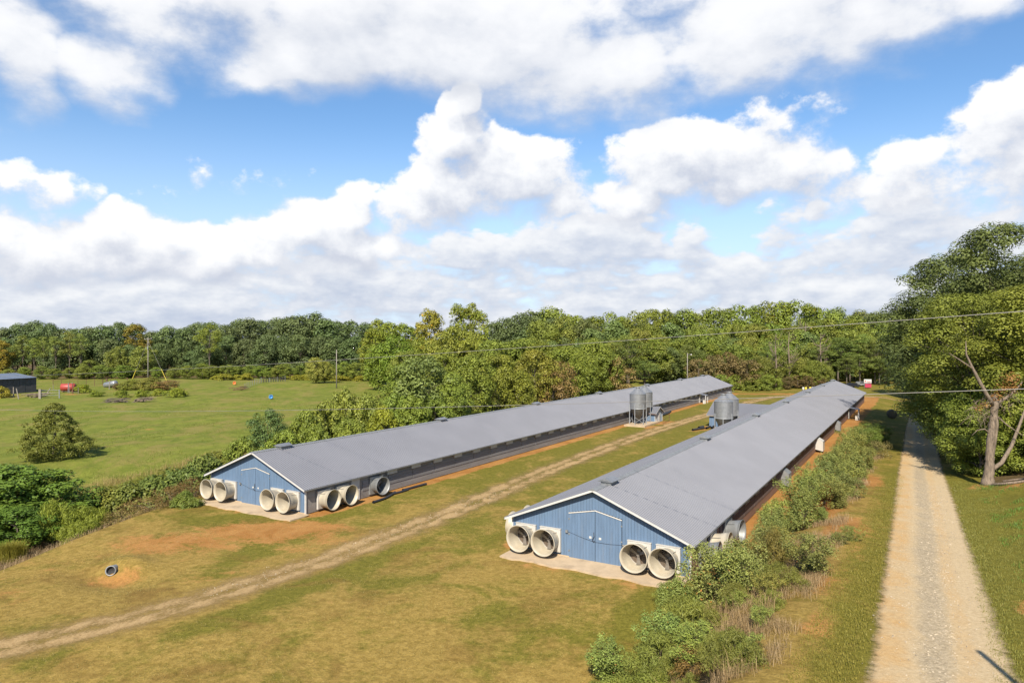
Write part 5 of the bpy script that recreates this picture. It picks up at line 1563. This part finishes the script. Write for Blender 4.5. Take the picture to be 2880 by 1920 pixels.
# ------------------------------------------------------------------ dry stalks, grass, gravel: what nobody could count
def blades(name, n, place, hmin, hmax, w, m, lean=.5, seed=1, label=None, color=(1, 1, 1), per=3, spread=.12):
    rng = np.random.RandomState(seed)
    xy = place(rng, n)
    n = len(xy)
    xy = np.repeat(xy, per, 0) + rng.normal(size=(n * per, 2)) * spread
    N = len(xy)
    z = height(xy[:, 0], xy[:, 1], False)
    h = rng.uniform(hmin, hmax, N)
    a = rng.rand(N) * 6.283
    d = np.stack([np.cos(a), np.sin(a)], 1)
    l = (rng.rand(N) ** .8 * lean * h)[:, None]
    side = np.stack([-d[:, 1], d[:, 0]], 1) * (w * rng.uniform(.6, 1.4, N))[:, None]
    base = np.column_stack([xy, z - .02])
    mid = np.column_stack([xy + d * l * .35, z + h * .6])
    tip = np.column_stack([xy + d * l, z + h * (1 - .25 * lean)])
    s3 = np.column_stack([side, np.zeros(N)])
    v = np.stack([base - s3, base + s3, mid + s3 * .7, mid - s3 * .7, mid - s3 * .7, mid + s3 * .7, tip + s3 * .1, tip - s3 * .1], 1).reshape(-1, 3)
    o = link(name, quads_mesh(name, v, 4, np.repeat(np.clip(rng.rand(N) * .9, 0, .9), 2)), m)
    o.color = (*color, 1)
    return tag(o, label, kind='stuff')


def in_st(s0, s1, t0, t1, dens=None):
    def f(rng, n):
        s = rng.uniform(s0, s1, n); t = rng.uniform(t0, t1, n)
        x = SN * s + CS * t; y = CS * s - SN * t
        if dens is not None:
            keep = rng.rand(n) < dens(s, t)
            x, y = x[keep], y[keep]
        return np.stack([x, y], 1)
    return f


clump = lambda k, lo: (lambda s, t: np.clip((wav(s, t, k) + wav(s + 9, t * 1.3, k * 2.3) * .6 - lo) * 1.6, 0, 1))
blades('dry_stalks', 12000, in_st(22, 46, -9.2, -4.3, clump(.7, -.2)), .15, .6, .006, M['dry'], 1.2, 3, 'dry grey brown weed stalks on the bank', (1, .9, .75), spread=.16)
blades('dry_stalks', 1700, in_st(23, 35, -9.8, -5.5, clump(.9, -.1)), .5, 1.3, .006, M['dry'], .8, 4, 'tall standing dead stalks at the foot of the bank', (1.0, .88, .72), spread=.2)
blades('dry_stalks', 6000, in_st(46, 98, -7.0, -4.8, clump(.6, 0)), .15, .6, .009, M['dry'], 1.0, 5, 'dry stalks along the row of shrubs', (1, .9, .8), spread=.2)
blades('grass', 16000, in_st(14, 80, -3.9, -1.95, lambda s, t: np.clip(1.5 - (s - 20) / 50, .1, 1)), .03, .10, .008, M['grassg'], 1.2, 6, 'short grass on the left verge of the drive', (1.05, .95, .8), spread=.1)
blades('grass', 18000, in_st(14, 80, 1.95, 5.0, lambda s, t: np.clip(1.5 - (s - 20) / 50, .1, 1)), .03, .11, .008, M['grassg'], 1.2, 7, 'short grass on the right verge of the drive', spread=.1)
blades('grass', 6000, in_st(32, 78, 3.8, 8.5, clump(.8, .1)), .08, .25, .014, M['grassg'], .9, 8, 'lush green weeds on the right bank', (.55, .95, .7), spread=.12)
blades('grass', 50000, in_st(15, 56, -50, -11.0, lambda s, t: np.clip(1.25 - (s - 18) / 40, .1, 1) * np.clip(.45 + wav(s, t, .5) + .6 * wav(s, t, 1.7, 2), .1, 1) * np.where((np.abs(t + 35.0 - np.interp(s, [16, 23], [-2.2, 0])) < 1.9) | ((s > 39.2) & (t > -24.9)) | ((s > 39.2) & (t < -44)), 0, 1)),
       .02, .07, .010, M['grassb'], 1.2, 9, 'mown thatch on the front lawn', spread=.12)
blades('grass', 26000, in_st(20, 120, -150, -72, lambda s, t: np.clip(.1 + wav(s, t, .3) + .6 * wav(s, t, .9, 2), 0, 1)), .08, .28, .022, M['grassg'], 1.0, 10, 'tufted pasture grass', (.85, 1.0, .8), spread=.25)
blades('dry_stalks', 6000, in_st(20, 42, -66, -50.8, lambda s, t: np.clip(((-51 - (s - 21.5) * .42) - t) * .5, 0, 1) * np.clip((t + 66) * .3, 0, 1)), .15, .7, .008, M['dry'], 1.2, 11, 'dead brush below the brow of the yard', (.95, .85, .75), spread=.3)
blades('dry_stalks', 3500, in_st(42, 62, -80, -70), .3, 1.1, .011, M['dry'], .8, 12, 'tan weeds along the pasture edge', (1.0, .95, .65), spread=.5)
blades('ornamental_grass', 900, lambda rng, n: np.array(at(26, 53.2).xy)[None] + rng.normal(size=(n, 2)) * np.array([.35, .3]), .8, 1.7, .010, M['feather'], .7, 13, 'clump of tall fountain grass at the lower left edge', (1.0, .9, .6), spread=.1)


def stones(name, n, place, r0, r1, label, seed, flat=.6):
    rng = np.random.RandomState(seed)
    xy = place(rng, n); n = len(xy)
    z = height(xy[:, 0], xy[:, 1], False) + .022
    r = rng.uniform(r0, r1, n)
    T = np.array([[1, 0, 0], [-.6, .9, 0], [-.5, -.9, 0.1], [0.1, 0, 1.0]])
    a = rng.rand(n) * 6.283
    ca, sa = np.cos(a), np.sin(a)
    t = T[None] * r[:, None, None] * (1 + .4 * rng.normal(size=(n, 4, 3)))
    x = t[..., 0] * ca[:, None] - t[..., 1] * sa[:, None]; y = t[..., 0] * sa[:, None] + t[..., 1] * ca[:, None]
    pts = np.stack([x + xy[:, :1], y + xy[:, 1:], np.abs(t[..., 2]) * flat + z[:, None]], -1)
    F = np.array([[0, 1, 3], [1, 2, 3], [2, 0, 3]])
    v = pts[:, F].reshape(-1, 3)
    return tag(link(name, quads_mesh(name, v, 3), M['stone']), label, kind='stuff')


stones('gravel', 9000, in_st(16, 75, -1.9, 2.2, lambda s, t: np.exp(-((t - .35 - .1) / .7) ** 2) * .9 + .12), .015, .05, 'loose grey stones along the crown of the drive', 21)
stones('gravel', 1000, in_st(25, 60, -37.5, -33.0, lambda s, t: np.exp(-((t + 35.0) / 1.1) ** 2)), .02, .055, 'loose stones on the dirt track', 22)


# ------------------------------------------------------------------ poles and wires
def utility_pole(x, y, h, r, label, arms=True, z=None):
    z = gz(x, y) if z is None else z
    root = empty('utility_pole', (x, y, z))
    tag(root, label, 'utility pole', 'utility poles')
    MB().tube([(0, 0, -.2), (0, 0, h * .5), (0, 0, h)], [r, r * .85, r * .7], 10).build('pole', M['pole'], root, True)
    return root


p = at(340, 215); z0 = gz(p.x, p.y)
hp = at(340, 215, 775).z - z0
gp_ = utility_pole(p.x, p.y, hp, .17, 'guyed pole with a cross arm in the pasture')
MB().bar((-1.1, 0, hp - .55), (1.1, 0, hp - .3), .10, .12).build('cross_arm', M['pole'], gp_)
for xx in (-1.0, 0, 1.0):
    MB().lathe([(.0, 0), (.07, 0), (.09, .12), (.05, .24), (0, .26)], 8, Matrix.Translation((xx, 0, hp - .42 + xx * .11 + .05))).build('insulator', M['housing'], gp_)
MB().box(-.18, .18, -.35, -.15, hp - 3.6, hp - 2.8).build('cutout_box', M['galv_dull'], gp_)
for sx, vv, uu in ((-1, 870, 297), (1, 874, 388)):
    e = at(uu, 205); e.z = gz(e.x, e.y)
    a = Vector((0, 0, hp - 1.0)); b = e - Vector((p.x, p.y, z0))
    MB().tube([a, b], .022, 5).build('guy_wire', M['wire'], gp_)
    MB().tube([b.lerp(a, .0), b.lerp(a, .36)], .06, 6).build('guy_guard', M['yellow'], gp_)
p = at(773, 205); z0 = gz(p.x, p.y)
utility_pole(p.x, p.y, at(773, 205, 803).z - z0, .17, 'plain bare pole at the far side of the pasture')
p = at(1579, 196); z0 = gz(p.x, p.y); hp = at(1579, 196, 811).z - z0
lp = utility_pole(p.x, p.y, hp, .15, 'lamp pole standing behind the left house roof')
MB().tube([(0, 0, hp - .5), (.5, -.1, hp - .25), (.9, -.2, hp - .3)], .04, 6).build('lamp_arm', M['galv'], lp)
MB().lathe([(.0, .18), (.16, .14), (.24, -.05), (.20, -.16), (0, -.2)], 12, Matrix.Translation((1.0, -.22, hp - .38))).build('lamp_head', M['housing'], lp, True)

# the pole beside the drive, behind the camera's right shoulder: its shadow falls across the gravel
px_, py_ = 13.75, 11.3
zb = gz(px_, py_)
npole = utility_pole(px_, py_, 15.9 - zb, .15, 'tall pole beside the drive carrying the two wires')
MB().box(-.1, .1, -.1, .1, 10.4, 10.9).build('bracket', M['galv_dull'], npole)


def wire(pts, r, label):
    """a sagging line through survey points"""
    a, b = pts
    q = []
    for i in range(41):
        k = i / 40
        v = a.lerp(b, k); v.z -= 4 * k * (1 - k) * pts_sag
        q.append(v)
    tag(MB().tube(q, r, 5, False).build('power_line', M['wire']), label, 'power line', 'wires crossing the farm')


pts_sag = 0.9
wire((at(2700, 27, 688), at(-230, 125, 866)), .015, 'upper wire crossing in front in the far wood')
pts_sag = 1.1
wire((at(2700, 26, 880), at(-230, 118, 929)), .015, 'lower wire crossing over the two house roofs')

# ------------------------------------------------------------------ far end of the drive
hb = P(151, -5.8); root = empty('hay_bale', (hb.x, hb.y, gz(hb.x, hb.y)), -TH + .2)
tag(root, 'round hay bale on the grass at the edge of the tree shade', 'hay bale')
Mh = Matrix.Translation((0, 0, .82)) @ Matrix.Rotation(R(90), 4, 'X')
MB().lathe([(0, -.75), (.5, -.76), (.80, -.72), (.84, -.6), (.845, 0), (.84, .6), (.80, .72), (.5, .76), (0, .75)], 24, Mh).build('bale_body', M['hay'], root, True)
MB().lathe([(.848, -.3), (.855, -.28), (.848, -.26)], 24, Mh).lathe([(.848, .26), (.855, .28), (.848, .3)], 24, Mh).build('twine', M['twig'], root)

sp = at(1993, 205); root = empty('yard_sign', (sp.x, sp.y, gz(sp.x, sp.y)), -.3)
tag(root, 'white sign board with a red mark above a crimson panel', 'sign')
for xx in (-.85, .85): MB().box(xx - .05, xx + .05, -.05, .05, 0, 2.5).build('post', M['galv_dull'], root)
MB().box(-1.0, 1.0, -.09, -.055, 1.55, 2.6).build('sign_board', M['white'], root)
MB().box(-.8, -.45, -.105, -.092, 1.85, 2.2).build('sign_mark', M['red'], root)
MB().box(-.25, .8, -.105, -.092, 1.8, 2.0).build('sign_line', M['red'], root)
MB().box(-.8, .9, -.5, .3, .2, 1.3).build('crimson_panel', M['magenta'], root)


def vehicle(x, y, rz_, label, name='parked_car', body='car', truck=False):
    root = empty(name, (x, y, gz(x, y)), rz_)
    tag(root, label, 'car' if not truck else 'trailer', 'vehicles parked behind the right house')
    prof = [(-2.2, .45), (-2.25, .8), (-1.6, .95), (-.9, 1.42), (.7, 1.45), (1.35, .98), (2.15, .85), (2.2, .45)]
    m_ = MB(); n = len(prof)
    m_.add([(a, -.85, b) for a, b in prof] + [(a, .85, b) for a, b in prof], [tuple(range(n)), tuple(range(2 * n - 1, n - 1, -1))] + [(i, n + i, n + (i + 1) % n, (i + 1) % n) for i in range(n)])
    m_.build('body', M[body], root)
    for sy in (-.86, .855):
        MB().add([(-1.2, sy, 1.0), (-.85, sy, 1.36), (.62, sy, 1.38), (1.1, sy, 1.0)], [(0, 1, 2, 3)]).build('window', M['glass'], root)
    MB().add([(1.32, -.75, 1.03), (1.32, .75, 1.03), (.78, .7, 1.41), (.78, -.7, 1.41)], [(0, 1, 2, 3)]).build('windscreen', M['glass'], root)
    for xx in (-1.35, 1.35):
        for sy in (-.8, .8):
            MB().lathe([(0, -.1), (.26, -.1), (.33, -.06), (.33, .06), (.26, .1), (0, .1)], 16, Matrix.Translation((xx, sy, .33)) @ Matrix.Rotation(R(90), 4, 'X')).build('wheel', M['tire'], root)
    return root
p = at(1958, 208); vehicle(p.x, p.y, .4, 'dark car parked in the pine shade behind the right house')
p = at(1978, 212); vehicle(p.x, p.y, .2, 'pale car parked behind the dark one', body='galv_dull')
p = at(1840, 207); root = empty('boat_trailer', (p.x, p.y, gz(p.x, p.y) + .0), .1)
tag(root, 'white covered trailer half hidden in the brambles', 'trailer')
MB().add([(-2.6, -.8, 1.9), (2.2, -.8, 1.9), (2.8, 0, 2.0), (2.2, .8, 1.9), (-2.6, .8, 1.9), (-2.6, -.9, 2.45), (2.3, -.9, 2.5), (3.1, 0, 2.55), (2.3, .9, 2.5), (-2.6, .9, 2.45)],
         [(4, 3, 2, 1, 0), (5, 6, 7, 8, 9), (0, 1, 6, 5), (1, 2, 7, 6), (2, 3, 8, 7), (3, 4, 9, 8), (4, 0, 5, 9)]).build('hull', M['housing'], root)
MB().box(-.5, .9, -.4, .4, 2.5, 2.95).build('cabin', M['white'], root)
MB().box(-2.5, 2.4, -.06, .06, .55, .7).box(-.8, -.6, -.8, .8, .35, 1.9).box(.6, .8, -.8, .8, .35, 1.9).build('frame', M['rusty'], root)
for xx in (-.5, .5):
    for sy in (-.95, .95): MB().lathe([(0, -.1), (.33, -.08), (.33, .08), (0, .1)], 14, Matrix.Translation((xx, sy, .33)) @ Matrix.Rotation(R(90), 4, 'X')).build('wheel', M['tire'], root)
for i, (u, m_, l) in enumerate(((1845, 'housing', 'white drum at the left of the row by the farm road'), (1851, 'yellow', 'yellow drum second in the row by the farm road'), (1861, 'yellow', 'yellow drum in the middle of the row by the farm road'), (1867, 'housing', 'white drum near the right of the row by the farm road'), (1872, 'yellow', 'yellow drum at the right of the row by the farm road'))):
    p = at(u, 193 + i * .2); o = MB().lathe([(0, 0), (.29, 0), (.30, .3), (.315, .32), (.30, .34), (.30, .6), (.315, .62), (.30, .64), (.29, .92), (0, .93)], 14).build('drum', M[m_], None, True)
    o.location = (p.x, p.y, gz(p.x, p.y)); tag(o, l, 'drum', 'drums by the farm road')

# ------------------------------------------------------------------ the pasture
# long low shed
p0, p1 = Vector((-140.5, 150, 0)), Vector((-127.0, 186, 0))
d = (p1 - p0).normalized(); root = empty('pasture_shed', (p0.x, p0.y, gz(p0.x, p0.y)), math.atan2(d.y, d.x))
tag(root, 'long dark low shed with a blue grey roof at the left edge of the pasture', 'shed')
Ls = (p1 - p0).length
sb = MB(); nb = 26
for i in range(nb):
    a, b = Ls * i / nb, Ls * (i + 1) / nb - .05
    MB().box(a, b, -.05 - .03 * (i % 2), .05, 0, 4.2).build('wall_board', M['shed'], root)
MB().box(Ls - .05, Ls, .05, 8, 0, 4.2).build('end_wall', M['shed'], root)
for i in range(18):
    a, b = Ls * i / 18, Ls * (i + 1) / 18
    MB().add([(a, -.4, 4.22 + .02 * (i % 2)), (b, -.4, 4.22 + .02 * (i % 2)), (b, 8, 5.3 + .02 * (i % 2)), (a, 8, 5.3 + .02 * (i % 2))], [(0, 1, 2, 3)]).build('roof_sheet', M['shed_roof'], root)
# red tank
p = at(157, 188); root = empty('red_tank', (p.x, p.y, gz(p.x, p.y)), .25)
tag(root, 'red cylindrical fuel tank lying in the barnyard', 'tank')
Mt = Matrix.Translation((0, 0, 1.25)) @ Matrix.Rotation(R(90), 4, 'Y')
MB().lathe([(0, -1.75), (.85, -1.72), (1.0, -1.6), (1.0, 1.6), (.85, 1.72), (0, 1.75)], 24, Mt).build('tank_shell', M['red'], root, True)
for xx in (-1.1, 1.1): MB().box(xx - .1, xx + .1, -.8, .8, 0, .45).build('cradle', M['rusty'], root)
MB().lathe([(.12, 0), (.12, .25), (0, .26)], 10, Matrix.Translation((.9, 0, 2.22))).build('filler_cap', M['galv_dull'], root)
p = at(254, 200); root = empty('old_tank', (p.x, p.y, gz(p.x, p.y)), -.35)
tag(root, 'grey white tank with rust beside the corral', 'tank')
Mt = Matrix.Translation((0, 0, 1.0)) @ Matrix.Rotation(R(80), 4, 'Y')
MB().lathe([(0, -2.3), (.6, -2.2), (.85, -1.9), (.85, 1.9), (.6, 2.2), (0, 2.3)], 24, Mt).build('tank_shell', M['galv'], root, True)
MB().box(-2.0, -1.6, -.6, .6, 0, .4).box(1.4, 1.8, -.6, .6, 0, .3).build('cradle', M['rusty'], root)
MB().lathe([(.2, 0), (.2, .4), (.3, .42), (.25, .6), (0, .65)], 10, Matrix.Translation((-1.5, 0, 1.9))).build('filler_cap', M['rusty'], root)


# fences
def fence(pts_, h, step, post_m, rail_zs, rail_m, label, pr=.07, rail_r=.03):
    root = empty('fence', (pts_[0].x, pts_[0].y, 0))
    o = Vector((pts_[0].x, pts_[0].y, 0))
    tag(root, label, 'fence', 'fences in the pasture')
    rg = random.Random(len(label)); prev = None
    for a, b in zip(pts_[:-1], pts_[1:]):
        L = (b - a).length; n = max(1, int(L / step))
        for i in range(n + 1):
            q = a.lerp(b, i / n); z = gz(q.x, q.y); q = Vector((q.x, q.y, z)) - o
            t_ = Vector((rg.uniform(-.08, .08), rg.uniform(-.08, .08), h * rg.uniform(.9, 1.12)))
            MB().tube([q, q + t_], pr, 6).build('fence_post', post_m, root)
            if prev is not None and (prev - q).length > .5:
                for zz in rail_zs:
                    MB().tube([prev + Vector((0, 0, zz)), q + Vector((0, 0, zz))], rail_r, 4, False).build('rail', rail_m, root)
            prev = q
    return root


def gp(u, Y): q = at(u, Y); return Vector((q.x, q.y, 0))


fence([gp(122, 208), gp(236, 208), gp(255, 214)], 2.0, 2.4, M['rusty'], (.5, 1.0, 1.5, 1.9), M['rusty'], 'rusty pipe corral fence behind the red tank')
fence([gp(122, 190), gp(180, 183)], 1.6, 3.5, M['board'], (.3,), M['board'], 'broken board fence between the shed and the red tank')
fence([gp(563, 200), gp(600, 224), gp(655, 232)], 1.7, 2.6, M['galv_dull'], (.35, .7, 1.05, 1.4), M['wire'], 'wire fence rising to the pasture corner', .06, .018)
fence([gp(600, 225), gp(655, 233)], 1.5, .9, M['dark'], (.5, 1.0), M['dark'], 'dark close-set paling at the pasture corner', .12, .05)
for i, (u, Y, h, tilt, m_, l) in enumerate(((43, 168, 2.6, -.22, 'board', 'leaning pale post by the dark shed'), (31, 174, 2.4, 0, 'board', 'thin upright post by the dark shed'), (294, 196, 3.2, -.06, 'rusty', 'tall post with a rusty foot right of the grey tank'), (251, 196, 2.4, .05, 'board', 'grey post in front of the grey tank'), (167, 182, 2.6, 0, 'rusty', 'upright post in front of the red tank'), (157, 186, 2.6, 0, 'galv_dull', 'grey post at the end of the red tank'), (105, 178, 2.2, .6, 'board', 'post propped aslant left of the red tank'))):
    q = at(u, Y); z = gz(q.x, q.y)
    o = MB().tube([(0, 0, -.1), (math.sin(tilt) * h * .5, 0, math.cos(tilt) * h * .5), (math.sin(tilt) * h, 0, math.cos(tilt) * h)], [.13, .12, .11], 8).build('fence_post', M[m_], None)
    o.location = (q.x, q.y, z); tag(o, l, 'post', 'posts around the barnyard')
q = at(92, 168); root = empty('stock_gate', (q.x, q.y, gz(q.x, q.y)), .1)
tag(root, 'grey metal stock gate beside the dark shed', 'gate')
MB().box(-.25, .25, -.2, .2, 0, 2.3).build('post', M['board'], root); MB().box(4.3, 4.5, -.1, .1, 0, 2.2).build('post', M['galv_dull'], root)
for zz in (.8, 1.4, 2.0): MB().bar((.2, 0, zz), (4.3, 0, zz), .07).build('rail', M['galv_dull'], root)
for l, u, Y, m_ in (('orange tub lying on the pasture crest', 540, 212, 'orangep'), ('blue tub lying in the pasture', 624, 169, 'bluep')):
    q = at(u, Y); root = empty('tub', (q.x, q.y, gz(q.x, q.y) + .02))
    tag(root, l, 'tub', 'plastic tubs in the pasture')
    MB().lathe([(0, 0), (.38, 0), (.48, .6), (.52, .62), (.50, .66), (.45, .62), (.36, .06), (0, .05)], 16, Matrix.Translation((0, 0, .38)) @ Matrix.Rotation(R(70), 4, 'X')).build('tub_wall', M[m_], root, True)
    MB().tube([(-.5, -.6, .6), (0, -.95, .75), (.5, -.6, .6)], .025, 5).build('handle', M['galv_dull'], root)


def log_pile(u, Y, n, L, label, m_, seed):
    q = at(u, Y); root = empty('log_pile', (q.x, q.y, gz(q.x, q.y)))
    tag(root, label, 'log pile', 'piles of limbs in the pasture')
    rg = random.Random(seed)
    for i in range(n):
        a = rg.uniform(-.5, .5) + (0 if i % 3 else .9); l_ = L * rg.uniform(.4, 1)
        c = Vector((rg.uniform(-L * .5, L * .5), rg.uniform(-.8, .8), .15 + .22 * (i % 4)))
        e = Vector((math.cos(a), math.sin(a), rg.uniform(-.05, .25))) * l_ / 2
        MB().tube([c - e, c + Vector((0, 0, .1)), c + e], [.12, .10, .05], 6).build('log', m_, root)
log_pile(265, 158, 14, 4.5, 'dark pile of limbs, left of the two in the pasture', M['bark'], 1)
log_pile(332, 160, 16, 4.0, 'pale grey pile of limbs, right of the two in the pasture', M['bark_pale'], 2)
log_pile(85, 172, 26, 3.6, 'heap of brush and boards against the dark shed', M['twig'], 3)
log_pile(548, 196, 8, 4.0, 'reddish line of limbs beside the yellow weeds', M['rusty'], 4)
gpw = 'weed clumps in the pasture'
for i, (u, Y, h, r, k, c, l) in enumerate(((345, 195, 3.6, 4.5, 'hedge', (1.1, .95, .9), 'wide olive thicket at the foot of the guyed pole'), (305, 196, 3.0, 3.5, 'hedge', (1.05, .95, .8), 'olive thicket left of the guyed pole'), (385, 193, 3.0, 3.5, 'brown', (1.0, .85, .8), 'brownish thicket right of the guyed pole'),
                                          (280, 172, 2.0, 1.8, 'bush', (.75, .85, .7), 'green bush farthest left below the guyed pole'), (325, 174, 2.0, 1.8, 'bush', (.9, 1.0, .7), 'yellow green bush below the guyed pole'), (362, 175, 1.9, 1.8, 'bush', (.9, .95, .7), 'yellow green bush, third from the left below the guyed pole'), (405, 172, 2.4, 2.6, 'bush', (.95, 1.0, .7), 'largest yellow bush right below the guyed pole'),
                                          (192, 186, 2.4, 2.2, 'bush', (.95, 1.05, .7), 'yellow bush right beside the red tank'), (222, 176, 1.4, 2.0, 'bush', (.8, .9, .7), 'low weeds in front of the grey tank'), (272, 195, 2.0, 1.6, 'brown', (.8, .8, .8), 'dark weed clump at the end of the grey tank'), (5, 172, 3.0, 2.0, 'bush', (1.1, .9, .7), 'yellow bush against the dark shed'), (175, 192, 1.8, 1.8, 'bush', (.9, 1.0, .7), 'small bush behind the red tank'))):
    q = at(u, Y); plant(k, i, q.x, q.y, h, r, jit(c, .05), l, 'bush', gpw, 'bush', .1)
for i in range(16):
    u = 500 + i * 22 + VR.uniform(-6, 6); q = at(u, 240 + VR.uniform(-3, 3))
    if 585 < u < 660: continue
    plant('bush', i, q.x, q.y, VR.uniform(1.6, 2.6), VR.uniform(2.4, 3.4), jit((1.1, 1.0, .8), .06), 'yellow goldenrod clump at the foot in the far wood', 'bush', 'goldenrod along the far wood', 'bush', .1)


# ------------------------------------------------------------------ labels: where look and place leave several alike, count from the left
ORD = ['leftmost', 'second from left', 'third from left', 'fourth from left', 'fifth from left', 'sixth from left', 'seventh from left', 'eighth from left', 'ninth from left', 'tenth from left', 'eleventh from left', 'twelfth from left']
same = {}
for o in COL.objects:
    if o.parent is None and o.get('label') and o.get('kind') != 'stuff': same.setdefault(o['label'], []).append(o)
for lab, os_ in same.items():
    if 1 < len(os_) <= 13:
        os_.sort(key=lambda o: o.location.x / max(1.0, o.location.y))
        for i, o in enumerate(os_):
            o['label'] = f"{lab}, {'rightmost' if i == len(os_) - 1 else ORD[i]}"
